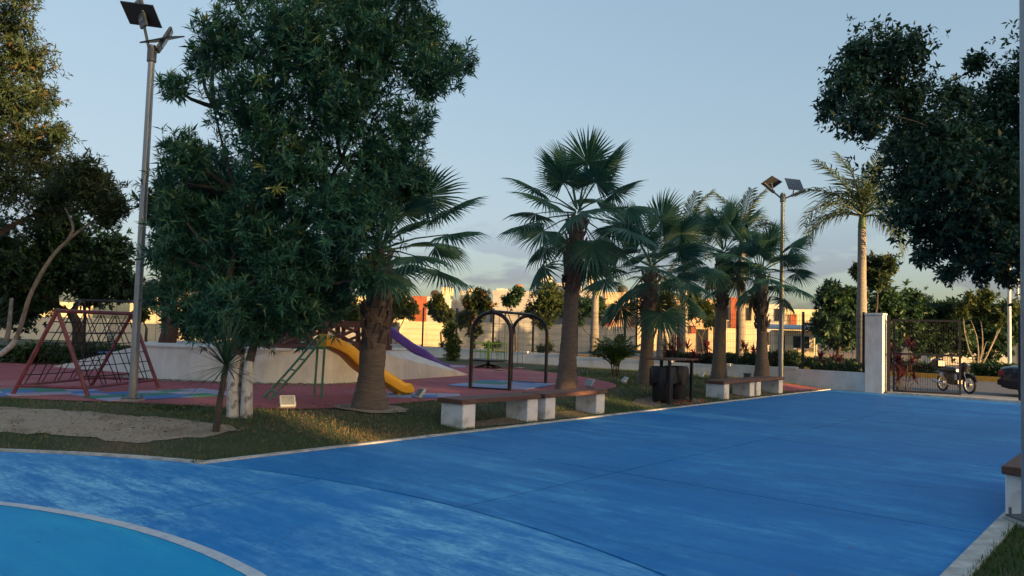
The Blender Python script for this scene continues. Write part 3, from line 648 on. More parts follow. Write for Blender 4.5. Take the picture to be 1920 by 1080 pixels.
sheet('gravel_apron', smoothpoly(apron, 1), 'gravel', 0.222)
# truss footbridge on the platform
br = thing('truss_footbridge', 'dark brown wooden footbridge with crossed truss railings behind the slide', 'footbridge', (0, 0, 0))
def truss(y0, x0, x1, z0, z1, nb):
    q = MB(); q.beam((x0-.2, y0, z1), (x1+.2, y0, z1), 0.12, 0.10); q.build('top_rail', 'wood_dark', br)
    q = MB(); q.beam((x0-.5, y0, z0), (x1+.2, y0, z0), 0.16, 0.12); q.build('bottom_beam', 'wood_dark', br)
    w_ = (x1-x0)/nb
    for i in range(nb):
        a = x0+i*w_; b = a+w_
        for (p, r, o) in (((a, z1-.05), (b, z0+.06), 0.02), ((a, z0+.06), (b, z1-.05), -0.062)):
            q = MB(); q.beam((p[0], y0+o, p[1]), (r[0], y0+o, r[1]), 0.07, 0.09, Vector((0, 1, 0))); q.build('brace', 'wood_dark', br)
    for i in range(nb+1):
        q = MB(); a = x0+i*w_
        for o in (-0.07, 0.07): q.box(a+o-.045, a+o+.045, y0+.062, y0+.14, z0+.05, z1-.05)
        q.build('post', 'wood_dark', br)
truss(18.15, -5.35, -3.55, 1.06, 1.60, 2); truss(19.5, -5.45, -3.2, 1.06, 1.66, 2)
for i in range(16):
    q = MB(); xx = -6.6+i*0.21; q.box(xx, xx+.19, 18.25, 19.4, 1.03, 1.075); q.build('plank', 'wood_dark', br)
pv = thing('timber_roof', 'dark red timber shelter roof half hidden behind the nearest fan palm', 'shelter', (-4.2, 20.2, ZT))
for (xx, yy) in ((0.8, -0.3), (0.8, 1.2), (-1.0, -0.3), (-1.0, 1.2)):
    q = MB(); q.box(xx-.06, xx+.06, yy-.06, yy+.06, 0, 1.85); q.build('post', 'wood_dark', pv)
q = MB(); q.add([(-1.3, -0.6, 1.85), (1.0, -0.6, 1.85), (1.0, 1.5, 1.85), (-1.3, 1.5, 1.85), (-0.15, 0.45, 2.25)], [(0, 1, 4), (1, 2, 4), (2, 3, 4), (3, 0, 4), (3, 2, 1, 0)]); q.build('roof', 'wood_dark', pv)
for a_, b_ in (((-1.35, -0.62), (1.05, -0.62)), ((-1.35, 1.52), (1.05, 1.52))):
    q = MB(); q.beam((*a_, 1.80), (*b_, 1.80), 0.06, 0.12); q.build('eave_beam', 'wood_dark', pv)

# ================================================================== PLAY EQUIPMENT
def slide_chute(pts, width, wallh, th=0.025):
    """U section chute along side profile pts (x,z) local"""
    q = MB(); sec = []
    hw = width/2; prof = [(-hw-.04, wallh-.03), (-hw-.03, wallh), (-hw, wallh-.01), (-hw+.03, 0.04), (-hw+.09, 0), (hw-.09, 0), (hw-.03, 0.04), (hw, wallh-.01), (hw+.03, wallh), (hw+.04, wallh-.03), (hw+.025, -0.02), (hw-.08, -0.07), (-hw+.08, -0.07), (-hw-.025, -0.02)]
    n = len(prof); vs = []
    for i, (x, z) in enumerate(pts):
        a = pts[max(i-1, 0)]; b = pts[min(i+1, len(pts)-1)]; dx, dz = b[0]-a[0], b[1]-a[1]; L = math.hypot(dx, dz); tx, tz = dx/L, dz/L
        sc = 1.0 if i < len(pts)-2 else (0.8 if i == len(pts)-2 else 0.45)
        for (y, h) in prof: hh = h*sc; vs.append((x-tz*hh, y, z+tx*hh))
    fs = [(i*n+k, i*n+(k+1) % n, i*n+n+(k+1) % n, i*n+n+k) for i in range(len(pts)-1) for k in range(n)]+[tuple(range(n-1, -1, -1)), tuple(range((len(pts)-1)*n, len(pts)*n))]
    q.add(vs, fs); return q
def cr_spline(pts, m=6):
    out = []; p = [pts[0]]+list(pts)+[pts[-1]]
    for i in range(1, len(p)-2):
        for k in range(m):
            t = k/m; a, b, c, d = p[i-1], p[i], p[i+1], p[i+2]
            out.append(tuple(0.5*((2*b[j])+(-a[j]+c[j])*t+(2*a[j]-5*b[j]+4*c[j]-d[j])*t*t+(-a[j]+3*b[j]-3*c[j]+d[j])*t**3) for j in range(len(b))))
    out.append(tuple(pts[-1])); return out
ls = thing('ladder_slide', 'wavy yellow slide with a green ladder beside the nearest fan palm', 'slide', G(598, 746, ZP), R(34))
ls.scale = (1.08, 1, 1)
ch = slide_chute(cr_spline([(0.0, 1.02), (0.12, 1.00), (0.42, 0.86), (0.72, 0.58), (1.05, 0.40), (1.32, 0.24), (1.5, 0.13), (1.66, 0.10), (1.76, 0.13)]), 0.44, 0.17); ch.build('chute', 'slide_yellow', ls, True)
q = MB(); q.box(0.02, 0.05, -0.2, 0.2, 1.03, 1.22); q.build('entry_lip', 'slide_yellow', ls)
q = MB(); q.tube([(1.5, -0.12, 0.0), (1.5, -0.12, 0.10)], 0.03, 6); q.tube([(1.5, 0.12, 0.0), (1.5, 0.12, 0.10)], 0.03, 6); q.build('chute_foot', 'slide_yellow', ls)
for y in (-0.19, 0.19):
    q = MB(); q.tube(cr_spline([(-0.92, y, 0.0), (-0.45, y, 0.58), (-0.10, y, 1.05), (0.02, y, 1.17), (0.08, y, 1.12), (0.08, y, 0.95)], 4), 0.022, 7); q.build('ladder_rail', 'green_frame', ls, True)
    q = MB(); q.tube([(-0.0, y, 0.95), (-0.02, y, 0.0)], 0.022, 7); q.build('leg', 'green_frame', ls, True)
    q = MB(); q.tube([(-0.17, y, 0.965), (0.07, y, 0.965)], 0.02, 7); q.build('platform_rail', 'green_frame', ls, True)
for k in range(5):
    f = (k+0.7)/5.2; xx, zz = -0.92+f*0.82, f*1.05*0.98
    q = MB(); q.tube([(xx, -0.19, zz), (xx, 0.19, zz)], 0.016, 6); q.build('rung', 'green_frame', ls, True)
q = MB(); q.box(-0.2, 0.06, -0.19, 0.19, 0.955, 0.975); q.build('platform', 'green_frame', ls)
ps = thing('purple_slide', 'wavy purple slide descending beside the white ramp', 'slide', (-3.75, 23.6, ZP), R(2))
ps.scale = (1.05, 1, 1.06)
ch = slide_chute(cr_spline([(-0.25, 1.20), (0.0, 1.17), (0.35, 0.92), (0.75, 0.66), (1.1, 0.48), (1.45, 0.20), (1.7, 0.12), (1.85, 0.13)]), 0.44, 0.16); ch.build('chute', 'slide_purple', ps, True)
for y in (-0.18, 0.18):
    q = MB(); q.tube([(-0.05, y, 0), (-0.05, y, 1.12)], 0.02, 6); q.build('leg', 'green_frame', ps, True)
# net climber
nc_ = thing('net_climber', 'dusty red A frame rope net climber beside the tall lamp post', 'climber', (-7.85, 14.55, ZP), R(-3))
AP = [(0, -1.15, 1.5), (0.05, 1.15, 1.5)]; ft = [[(-0.72, -1.15, 0), (0.66, -1.15, 0)], [(-0.72, 1.15, 0), (0.70, 1.15, 0)]]
q = MB(); q.tube([(0, -1.2, 1.5), (0.05, 1.2, 1.5)], 0.038, 10); q.build('top_bar', 'purple_red', nc_, True)
for e in (0, 1):
    for s_ in (0, 1):
        q = MB(); q.tube([Vector(AP[e]), Vector(ft[e][s_])], 0.036, 10); q.build('leg', 'purple_red', nc_, True)
    a = Vector(AP[e]).lerp(Vector(ft[e][0]), 0.88); b = Vector(AP[e]).lerp(Vector(ft[e][1]), 0.88); q = MB(); q.tube([a, b], 0.026, 8); q.build('end_bar', 'purple_red', nc_, True)
for s_ in (0, 1):
    a0_, b0_ = Vector(AP[0]), Vector(ft[0][s_]); a1_, b1_ = Vector(AP[1]), Vector(ft[1][s_])
    q = MB(); q.tube([a0_.lerp(b0_, 0.88), a1_.lerp(b1_, 0.88)], 0.028, 8); q.build('bottom_bar', 'purple_red', nc_, True)
    def np_(u, v): return a0_.lerp(b0_, v).lerp(a1_.lerp(b1_, v), u)
    net = MB()
    for k in range(1, 7):
        v = k*0.88/7; pts = [np_(u, v)+Vector((0, 0, -0.02*math.sin(PI*u))) for u in np.linspace(0.02, 0.98, 7)]; net.tube(pts, 0.009, 5)
    for k in range(1, 10):
        u = k/10; net.tube([np_(u+0.07*(1 if k % 2 else -1)*(0.5-v), v) for v in np.linspace(0.03, 0.87, 4)], 0.009, 5)
    net.build('rope_net', 'rope_black', nc_)
# arched swing sets
def swing_set(label, loc, rz, L, wd, ht, seatmat, mat='arch_metal', nsw=2):
    t = thing('swing_set', label, 'swing set', loc, rz, 'black arched swing sets')
    for e, y in enumerate((0, L)):
        r = wd/2; pts = [(-r, y, 0), (-r, y, ht-r)]+[(-r*math.cos(a), y, ht-r+r*math.sin(a)) for a in np.linspace(0.15, PI-0.15, 13)]+[(r, y, ht-r), (r, y, 0)]
        q = MB(); q.tube(pts, 0.045, 10); q.build('arch', mat, t, True)
        q = MB(); q.tube([(-r, y, 0.03), (r, y, 0.03)], 0.025, 8); q.build('base_bar', mat, t, True)
    q = MB(); q.tube([(0, -0.05, ht+0.03), (0, L+0.05, ht+0.03)], 0.035, 10); q.build('top_beam', mat, t, True)
    for k in range(nsw):
        yc = L*(k+0.5)/nsw
        s = MB(); s.box(-0.09, 0.09, yc-.22, yc+.22, 0.42, 0.45, bev=0.008); s = s.build('seat', seatmat, t)
        for y in (yc-.2, yc+.2):
            q = MB(); q.tube([(0, y, 0.45), (0, y, ht)], 0.006, 5); q.build('chain', 'galv_dark', s)
            q = MB(); q.tube([(0, y, ht-0.07), (0, y, ht+0.01)], 0.02, 6); q.build('hanger', mat, t)
    return t
gA = G(918, 731, ZP); gB = G(990, 719, ZP); v = gB-gA
swing_set('black swing set with two round arches on pale puzzle mats', gA, math.atan2(v.y, v.x)-PI/2, v.length, 0.98, 1.80, 'seat_tan')
swing_set('black arched swing set far behind the red rope net climber', (-12.1, 21.6, ZP), R(-75), 2.9, 1.0, 1.85, 'mat_blue')
# merry-go-round
mg = thing('merry_go_round', 'lime green caged merry go round seen through the left arch', 'merry-go-round', G(915, 690, ZP), R(10))
q = MB(); q.lathe([(0.06, 0.0), (0.06, 0.30)], 10); 
for k in range(4): a = k*PI/2+.4; q.tube([(0, 0, 0.14), (0.55*math.cos(a), 0.55*math.sin(a), 0.02)], 0.03, 6)
q.build('base', 'black_metal', mg)
q = MB(); q.lathe([(0.2, 0.26), (0.72, 0.26), (0.74, 0.29), (0.72, 0.32), (0.2, 0.32)], 24); q.build('deck', 'black_metal', mg)
q = MB(); q.lathe([(0.055, 0.32), (0.055, 0.98), (0.03, 1.0)], 10); q.build('centre_post', 'lime', mg, True)
for k in range(10):
    a = k*PI/5; q = MB(); q.tube([(0.66*math.cos(a), 0.66*math.sin(a), 0.32), (0.66*math.cos(a), 0.66*math.sin(a), 0.9)], 0.014, 6); q.build('upright', 'lime', mg)
for z in (0.6, 0.9):
    q = MB(); q.tube([(0.66*math.cos(a), 0.66*math.sin(a), z) for a in np.linspace(0, 2*PI, 33)], 0.014, 6, False); q.build('hoop', 'lime', mg, True)
# puzzle mats (each square a tile)
tile_me = {}
for m in ('mat_blue', 'mat_pale', 'mat_green', 'mat_sky'):
    q = MB(); q.box(-0.247, 0.247, -0.247, 0.247, 0.0, 0.022, bev=0.006); me = q.mesh('mat_tile'); me.materials.append(M[m]); tile_me[m] = me
def puzzle_mat(label, c, rz, nx, ny, pat):
    t = thing('puzzle_mat', label, 'play mat', (c.x, c.y, 0.2155), rz, 'coloured play mats on the red rubber')
    keys = {'b': 'mat_blue', 'p': 'mat_pale', 'g': 'mat_green', 's': 'mat_sky'}
    for i in range(nx):
        for j in range(ny):
            o = link('mat_tile', tile_me[keys[pat[(i*3+j*5+(i*j) % 3) % len(pat)]]], t); o.location = ((i-nx/2+.5)*0.5, (j-ny/2+.5)*0.5, 0)
puzzle_mat('pale blue and lilac mat under the near arched swing', G(945, 723, ZP), R(-20), 4, 5, 'spgsbpsg')
puzzle_mat('blue green and lilac mat right of the tall lamp post', G(300, 742, ZP), R(-38), 3, 5, 'pbpgpb')
puzzle_mat('blue green and lilac mat at the left of the rope net climber', G(66, 737, ZP), R(-50), 3, 4, 'gbppb')
puzzle_mat('small blue and pink mat at the foot of the yellow slide', G(795, 744, ZP), R(8), 3, 2, 'sppb')
puzzle_mat('lilac mat beyond the end of the white ramp', G(835, 688, ZP), R(8), 3, 2, 'pps')

# ================================================================== BENCHES
def bench(label, s, t, L=1.94, first=True):
    b = thing('bench', label, 'bench', ST(s, t, 0), RZ, 'timber benches on white blocks')
    for y in (0.02, L-0.32):
        q = MB(); q.box(0.0, 0.50, y, y+0.29, -0.05, 0.41, bev=0.012); q.build('leg', 'white_paint', b)
    for k in range(2):
        q = MB(); q.box(-0.02+k*0.272, 0.248+k*0.272, -0.05+0.012*k, L+0.03, 0.412, 0.488, bev=0.008); q.build('plank', 'wood_bench', b)
    return b
bench('nearest dark plank bench on white blocks left of the blue walkway', -8.92, 8.75)
bench('dark plank bench with a sunlit block, end to end with the nearest bench', -8.92, 10.86)
bench('dark plank bench just beyond the litter bins', -8.92, 18.1, 1.9)
bench('farthest plank bench on the left edge, nearest the gate wall', -8.92, 20.1, 1.9)
bench('plank bench on a white block behind the right edge pole', SR+0.02, 8.45, 1.94)

# ================================================================== LITTER BINS
rk = thing('bin_rack', 'dark metal bin rack with a narrow board roof over the bins', 'bin rack', ST(-8.62, 15.55, 0.04), RZ)
for (x, y) in ((0.08, 0.0), (0.08, 1.05), (-0.42, 0.52)):
    q = MB(); q.box(x-.03, x+.03, y-.03, y+.03, -0.05, 0.98); q.build('post', 'bin_black', rk)
q = MB(); q.box(-0.48, 0.14, -0.14, 1.25, 0.98, 1.015); q.build('roof_board', 'wood_bench', rk)
q = MB(); q.box(0.05, 0.07, 0.03, 1.02, 0.05, 0.09); q.build('bottom_rail', 'bin_black', rk)
for k, (yy, lb) in enumerate(((0.16, 'black litter bin lined with a draped bag, nearer one in the rack'), (0.78, 'black litter bin lined with a draped bag, farther one in the rack'))):
    b = thing('litter_bin', lb, 'litter bin', ST(-8.62-0.22*NX*0-0.20, 15.55+yy+.03, 0.07), RZ, 'litter bins in the rack')
    q = MB(); q.lathe([(0.21, 0.0), (0.235, 0.05), (0.25, 0.78)], 16); q.build('drum', 'bin_black', b, True)
    n = 40; vs = []; rows = [(0.20, 0.74), (0.26, 0.80), (0.285, 0.76), (0.29, 0.62), (0.30, 0.50), (0.29, 0.40)]
    for j, (r, z) in enumerate(rows):
        for i in range(n):
            a = 2*PI*i/n; rr = r*(1+0.05*math.sin(i*2.7+j)+random.uniform(-.03, .04)); vs.append((rr*math.cos(a), rr*math.sin(a), z+(0.05*math.sin(i*0.9+k*2)+random.uniform(-.02, .02))*(j > 2)))
    q = MB(); q.add(vs, [(j*n+i, j*n+(i+1) % n, (j+1)*n+(i+1) % n, (j+1)*n+i) for j in range(len(rows)-1) for i in range(n)]); q.build('bag', 'bag_black', b, True)
db = MB()
for i in range(26):
    c = Vector((random.uniform(-.25, .5), random.uniform(-.1, 1.2), 0.03+random.uniform(0, .05))); m_ = Matrix.Translation(c) @ Euler((random.uniform(-.4, .4), random.uniform(-.4, .4), random.uniform(0, 6.3))).to_matrix().to_4x4()
    db.box(-random.uniform(.04, .12), random.uniform(.04, .12), -.025, .025, -.012, .012, m_)
db = db.build('brick_rubble', 'debris'); db.location = ST(-8.7, 15.6, 0.03); db.rotation_euler = (0, 0, RZ); tag(db, 'reddish rubble heap at the foot of the litter bins', 'rubble')

# ================================================================== LAMPS
def lamp(label, loc, ht, rz, arms, base=True, r=0.062):
    t = thing('lamp_post', label, 'lamp post', loc, rz, 'solar lamp posts')
    q = MB(); q.tube([(0, 0, 0.0), (0, 0, ht)], [r*1.15, r*0.9], 14); q.build('pole', 'galv', t, True)
    q = MB(); q.lathe([(r*1.06, ht-.30), (r*1.25, ht-.29), (r*1.25, ht-.05), (r*1.06, ht-.04)], 12); q.build('clamp', 'galv_dark', t, True)
    if base:
        q = MB(); q.box(-0.16, 0.16, -0.16, 0.16, -0.1, 0.05, bev=0.02); q.build('footing', 'concrete', t)
        q = MB(); q.box(-0.13, 0.13, -0.13, 0.13, 0.051, 0.068); q.build('base_plate', 'galv_dark', t)
        for a in range(4):
            x = 0.105*(1 if a % 2 else -1); y = 0.105*(1 if a > 1 else -1); q = MB(); q.tube([(x, y, 0.06), (x, y, 0.13)], 0.012, 6); q.build('anchor_bolt', 'galv_dark', t)
    for (az, up, ln, pt, pr) in arms:
        dx, dy = math.cos(az), math.sin(az)
        a = Vector((dx*.02, dy*.02, ht-.2)); b = Vector((dx*ln, dy*ln, ht-.2+up)); q = MB(); q.tube([a, b], 0.026, 8); ar = q.build('arm', 'galv_dark', t, True)
        dr = (b-a).normalized(); sd_ = Vector((-dy, dx, 0)); nn = sd_.cross(dr)*-1
        if nn.z < 0: nn = -nn
        mt = Matrix((dr, sd_, nn)).transposed().to_4x4(); mt.translation = b
        q = MB(); q.box(-0.05, 0.42, -0.13, 0.13, -0.03, 0.025, mt, 0.012); hd = q.build('lamp_head', 'galv_dark', ar)
        q = MB(); q.box(0.05, 0.38, -0.10, 0.10, -0.038, -0.0302, mt); q.build('lens', 'lamp_lens', hd)
        mt2 = Matrix.Translation(b+Vector((dx*.05, dy*.05, pr))) @ (Matrix.Rotation(az, 4, 'Z') @ Matrix.Rotation(pt, 4, 'Y') if not isinstance(pt, tuple) else Euler(pt).to_matrix().to_4x4())
        q = MB(); q.box(-0.30, 0.30, -0.22, 0.22, -0.012, 0.010, mt2); pn = q.build('solar_panel', 'panel_back', ar)
        q = MB(); q.box(-0.285, 0.285, -0.205, 0.205, 0.0102, 0.0135, mt2); q.build('cells', 'panel_cell', pn)
        q = MB(); q.tube([b, b+Vector((dx*.05, dy*.05, pr))], 0.018, 6); q.build('panel_strut', 'galv_dark', ar)
    return t
g1 = G(248, 753, ZP); lamp('tall grey solar lamp post left of the big leafy tree', g1, 6.15, 0, [(R(225), 0.52, 0.16, (R(-34), R(8), R(-6)), 0.16), (R(20), 0.16, 0.10, (R(22), R(-6), R(-14)), 0.17)])
p2 = P(1464, 711, 24.4); lamp('distant grey solar lamp post right of the fifth fan palm', (p2.x, p2.y, 0.2), 6.05, 0, [(R(170), 0.25, 0.30, (R(-30), R(10), R(40)), 0.28), (R(-20), 0.12, 0.30, (R(62), R(0), R(20)), 0.34)], False, 0.07)
g3 = G(1931, 985, 0.02); lamp('grey pole cut by the right edge of the picture', g3, 7.0, 0, [(R(150), 0.3, 0.4, R(20), 0.3), (R(-30), 0.3, 0.4, R(-20), 0.3)], True, 0.055)
def street_lamp(label, px, d, top_py):
    b = P(px, 690, d); z = P(px, top_py, d).z; t = thing('street_lamp', label, 'street lamp', (b.x, b.y, 0.0), 0, 'street lamps on the median')
    q = MB(); q.tube([(0, 0, 0), (0, 0, z)], [0.09, 0.06], 12); q.build('pole', 'white_plastic', t, True)
    q = MB(); q.tube([(0, 0, z-.1), (0.7, -0.2, z+.25), (1.3, -0.35, z+.3)], 0.04, 8); a_ = q.build('arm', 'galv', t, True)
    q = MB(); q.box(1.2, 1.8, -0.5, -0.2, z+.26, z+.34, bev=0.02); q.build('lamp_head', 'galv_dark', a_)
street_lamp('pale street lamp on the median above the dark car', 1893, 38, 250)
street_lamp('street lamp just left of the right edge pole, farther off', 1909, 52, 300)
def floodlight(label, px, py, rz, sz=0.24, tilt=0.9):
    t = thing('floodlight', label, 'floodlight', G(px, py, ZP-0.03), rz, 'ground floodlights in the grass')
    q = MB(); q.tube([(0, 0, -0.05), (0, 0, 0.10)], 0.012, 6); q.build('stake', 'galv_dark', t)
    q = MB(); q.tube([(-sz*.55, 0, 0.18), (-sz*.55, 0, 0.10), (sz*.55, 0, 0.10), (sz*.55, 0, 0.18)], 0.009, 6); q.build('bracket', 'galv', t)
    mt = Matrix.Translation((0, 0, 0.2)) @ Matrix.Rotation(tilt, 4, 'X')
    q = MB(); q.box(-sz/2, sz/2, -sz*.42, sz*.42, -0.03, 0.025, mt, 0.01); h = q.build('housing', 'white_plastic', t)
    q = MB(); q.box(-sz*.42, sz*.42, -sz*.34, sz*.34, 0.0252, 0.029, mt); q.build('lens', 'flood_glass', h)
floodlight('small white floodlight in the grass below the green ladder', 538, 776, R(25))
floodlight('small white floodlight at the corner of the little blue mat', 787, 757, R(-60))
floodlight('small white floodlight behind the sunlit bench block', 1105, 733, R(-50))
floodlight('small white floodlight just left of the third fan palm', 1171, 726, R(-70), 0.2)
floodlight('small white floodlight near the fourth fan palm', 1316, 714, R(-80), 0.22)
ub = thing('utility_box', 'small grey green utility box by the wall between two fan palms', 'utility box', P(1402, 707, 24.9)*1, RZ); ub.location.z = 0.2
q = MB(); q.box(-0.12, 0.12, -0.06, 0.06, -.05, 0.22, bev=0.01); q.build('body', 'galv_dark', ub); q = MB(); q.box(-0.13, 0.13, -0.07, 0.07, 0.222, 0.24); q.build('lid', 'galv_dark', ub)
hc = G(318, 768, 0.17); q = MB(); q.box(-0.42, 0.42, -0.3, 0.3, -0.05, 0.03, bev=0.01); cv = q.build('concrete_cover', 'concrete'); cv.location = hc; cv.rotation_euler = (0, 0, R(-12)); tag(cv, 'square concrete cover in the grass right of the tall lamp post', 'cover')
# ================================================================== VEHICLES
def wheel(name, parent, c, r, wd, axis_y=True):
    t = MB(); t.lathe([(r*.62, -wd/2), (r*.93, -wd/2), (r, -wd*.3), (r, wd*.3), (r*.93, wd/2), (r*.62, wd/2)], 24, c, axis='Y'); t = t.build('wheel', 'tyre', parent, True)
    q = MB(); q.lathe([(r*.10, -wd*.56), (r*.25, -wd*.58), (r*.6, -wd*.52), (r*.6, wd*.52), (r*.25, wd*.58), (r*.1, wd*.56)], 20, c, axis='Y'); q.build('rim', 'rim', t, True)
def car(loc, rz):
    t = thing('car', 'dark blue sedan parked in the street past the gate', 'car', loc, rz)   # local +X is the front
    secs = []  # x, zbot, zshoulder, halfwidth, ztop
    for x, zb, zs, hw, zt in ((0.0, 0.42, 0.62, 0.66, 0.80), (0.06, 0.30, 0.66, 0.76, 0.93), (0.30, 0.24, 0.70, 0.81, 0.985), (0.75, 0.22, 0.72, 0.83, 1.0), (1.6, 0.2, 0.72, 0.84, 0.98), (2.6, 0.2, 0.70, 0.84, 0.95), (3.2, 0.21, 0.67, 0.82, 0.90), (3.75, 0.23, 0.62, 0.79, 0.80), (4.1, 0.27, 0.56, 0.70, 0.68), (4.2, 0.34, 0.5, 0.6, 0.6)):
        secs.append([(x, -hw*.92, zb), (x, -hw, zb+.14), (x, -hw*1.02, zs), (x, -hw*.97, zt-.06), (x, -hw*.86, zt), (x, 0, zt+.015), (x, hw*.86, zt), (x, hw*.97, zt-.06), (x, hw*1.02, zs), (x, hw, zb+.14), (x, hw*.92, zb)])
    n = 11; q = MB(); q.add([v for s in secs for v in s], [(i*n+k, i*n+(k+1) % n, (i+1)*n+(k+1) % n, (i+1)*n+k) for i in range(len(secs)-1) for k in range(n)]+[tuple(range(n-1, -1, -1)), tuple(range((len(secs)-1)*n, len(secs)*n))]); q.build('body', 'car_paint', t, True)
    b_ = [(0.72, 0.985), (1.25, 1.40), (2.35, 1.42), (3.15, 0.92)]
    q = MB(); vs = []
    for x, z in b_: hw = 0.60 if z > 1.2 else 0.74; vs += [(x, -hw, z), (x, hw, z)]
    q.add(vs, [(0, 1, 3, 2), (2, 3, 5, 4), (4, 5, 7, 6), (0, 2, 4, 6), (7, 5, 3, 1)]); q.build('glass', 'glass_dark', t)
    q = MB(); q.box(1.22, 2.38, -0.605, 0.605, 1.395, 1.45, bev=0.02); q.build('roof', 'car_paint', t, True)
    for s in (-1, 1):
        for a, b in (((0.70, 0.75, 0.98), (1.25, 0.61, 1.41)), ((1.85, 0.752, 0.97), (1.85, 0.612, 1.41)), ((3.17, 0.75, 0.91), (2.35, 0.61, 1.42))):
            q = MB(); q.beam((a[0], s*a[1], a[2]), (b[0], s*b[1], b[2]), 0.07, 0.05); q.build('pillar', 'car_paint', t)
        q = MB(); q.box(-0.012, 0.16, min(s*.50, s*.785), max(s*.50, s*.785), 0.68, 0.83, bev=0.015); q.build('tail_light', 'tail_red', t)
        q = MB(); q.box(1.5, 1.68, min(s*.86, s*.885), max(s*.86, s*.885), 0.80, 0.825); q.build('door_handle', 'chrome', t)
        q = MB(); q.box(4.02, 4.16, min(s*.45, s*.69), max(s*.45, s*.69), 0.52, 0.62, bev=0.015); q.build('headlight', 'flood_glass', t)
        q = MB(); q.box(2.75, 2.9, min(s*.84, s*1.0), max(s*.84, s*1.0), 0.93, 1.05, bev=0.02); q.build('mirror', 'car_paint', t)
        for x in (0.82, 3.38): wheel('wheel', t, (x, s*0.76, 0.30), 0.30, 0.19)
    q = MB(); q.box(-0.05, 0.2, -0.74, 0.74, 0.36, 0.55, bev=0.03); q.build('bumper', 'bin_black', t)
    q = MB(); q.box(-0.056, -0.052, -0.16, 0.16, 0.44, 0.54); q.build('number_plate', 'white_plastic', t)
cpos = ST(-4.25, 30.6); car((cpos.x, cpos.y, -0.08), RZ)
def motorcycle(loc, rz):
    t = thing('motorcycle', 'small black motorcycle with pale rims parked behind the gate leaf', 'motorcycle', loc, rz)
    for x in (-0.60, 0.62):
        ci = lambda r_: [(x+r_*math.cos(a), 0, 0.29+r_*math.sin(a)) for a in np.linspace(0, 2*PI, 29)]
        w_ = MB(); w_.tube(ci(0.252), 0.036, 8, False); w_ = w_.build('wheel', 'tyre', t, True)
        k_ = MB(); k_.tube(ci(0.212), 0.020, 6, False); k_.build('rim', 'white_plastic', w_, True)
        k_ = MB(); k_.lathe([(0.07, -0.05), (0.07, 0.05)], 12, (x, 0, 0.29), axis='Y')
        for a in np.linspace(0, 2*PI, 13)[:-1]: k_.tube([(x, 0, 0.29), (x+.21*math.cos(a), 0, .29+.21*math.sin(a))], 0.005, 4)
        k_.build('spokes', 'galv_dark', w_)
    q = MB(); q.tube([(-0.45, 0, 0.55), (-0.1, 0, 0.42), (0.2, 0, 0.40), (0.36, 0, 0.80)], 0.03, 8); q.build('frame', 'moto_black', t, True)
    q = MB(); q.box(-0.25, 0.2, -0.12, 0.12, 0.25, 0.5, bev=0.04); q.build('engine', 'moto_black', t, True)
    q = MB(); q.tube([(-0.78, 0, 0.74), (-0.5, 0, 0.72), (-0.1, 0, 0.70), (0.08, 0, 0.72)], [0.07, 0.12, 0.12, 0.05], 10); q.build('seat', 'moto_black', t, True)
    q = MB(); q.tube([(-0.9, 0, 0.62), (-0.5, 0, 0.62), (-0.15, 0, 0.52)], [0.05, 0.11, 0.12], 10); q.build('tail_body', 'moto_black', t, True)
    q = MB(); q.tube([(0.18, 0, 0.45), (0.36, 0, 0.62), (0.42, 0, 0.88), (0.36, 0, 0.98)], [0.07, 0.15, 0.13, 0.06], 10); q.build('leg_shield', 'moto_black', t, True)
    for y in (-0.07, 0.07):
        q = MB(); q.tube([(0.62, y, 0.29), (0.40, y, 0.86)], 0.022, 7); q.build('fork', 'chrome', t, True)
    q = MB(); q.tube([(0.28, -0.33, 0.98), (0.36, -0.1, 0.96), (0.36, 0.1, 0.96), (0.28, 0.33, 0.98)], 0.014, 7); q.build('handlebar', 'moto_black', t, True)
    for y in (-0.25, 0.25):
        q = MB(); q.tube([(0.33, y, 0.97), (0.30, y*1.15, 1.14)], 0.006, 5); q.box(0.28, 0.30, y*1.15-.05, y*1.15+.05, 1.11, 1.17, bev=0.005); q.build('mirror', 'moto_black', t)
    q = MB(); q.tube([(0.86*math.cos(a)*.36+.62, 0, 0.29+0.33*math.sin(a)) for a in np.linspace(0.35, 2.6, 9)], 0.045, 6); q.build('mudguard', 'moto_black', t, True)
    q = MB(); q.tube([(-0.1, -0.14, 0.24), (-0.5, -0.16, 0.28), (-0.85, -0.17, 0.36)], [0.02, 0.05, 0.05], 8); q.build('exhaust', 'chrome', t, True)
    q = MB(); q.box(-1.0, -0.66, -0.17, 0.17, 0.78, 1.06, bev=0.05); q.build('top_box', 'moto_black', t, True)
    q = MB(); q.box(-0.35, 0.28, -0.13, 0.13, 0.42, 0.66, bev=0.05); q.build('side_cover', 'moto_black', t, True)
    q = MB(); q.box(0.44, 0.52, -0.07, 0.07, 0.78, 0.90, bev=0.02); q.build('headlight', 'white_plastic', t)
    for bx in ((-0.62, -0.42, -0.125, -0.12, 0.5, 0.62), (0.1, 0.22, -0.135, -0.125, 0.42, 0.6)):
        q = MB(); q.box(*bx); q.build('side_decal', 'white_plastic', t)
    q = MB(); q.tube([(-0.05, 0.1, 0.28), (-0.1, 0.28, 0.01)], 0.012, 5); q.build('kickstand', 'moto_black', t)
mpos = G(1792, 736, 0.0); motorcycle((mpos.x, mpos.y, 0.0), R(-82))

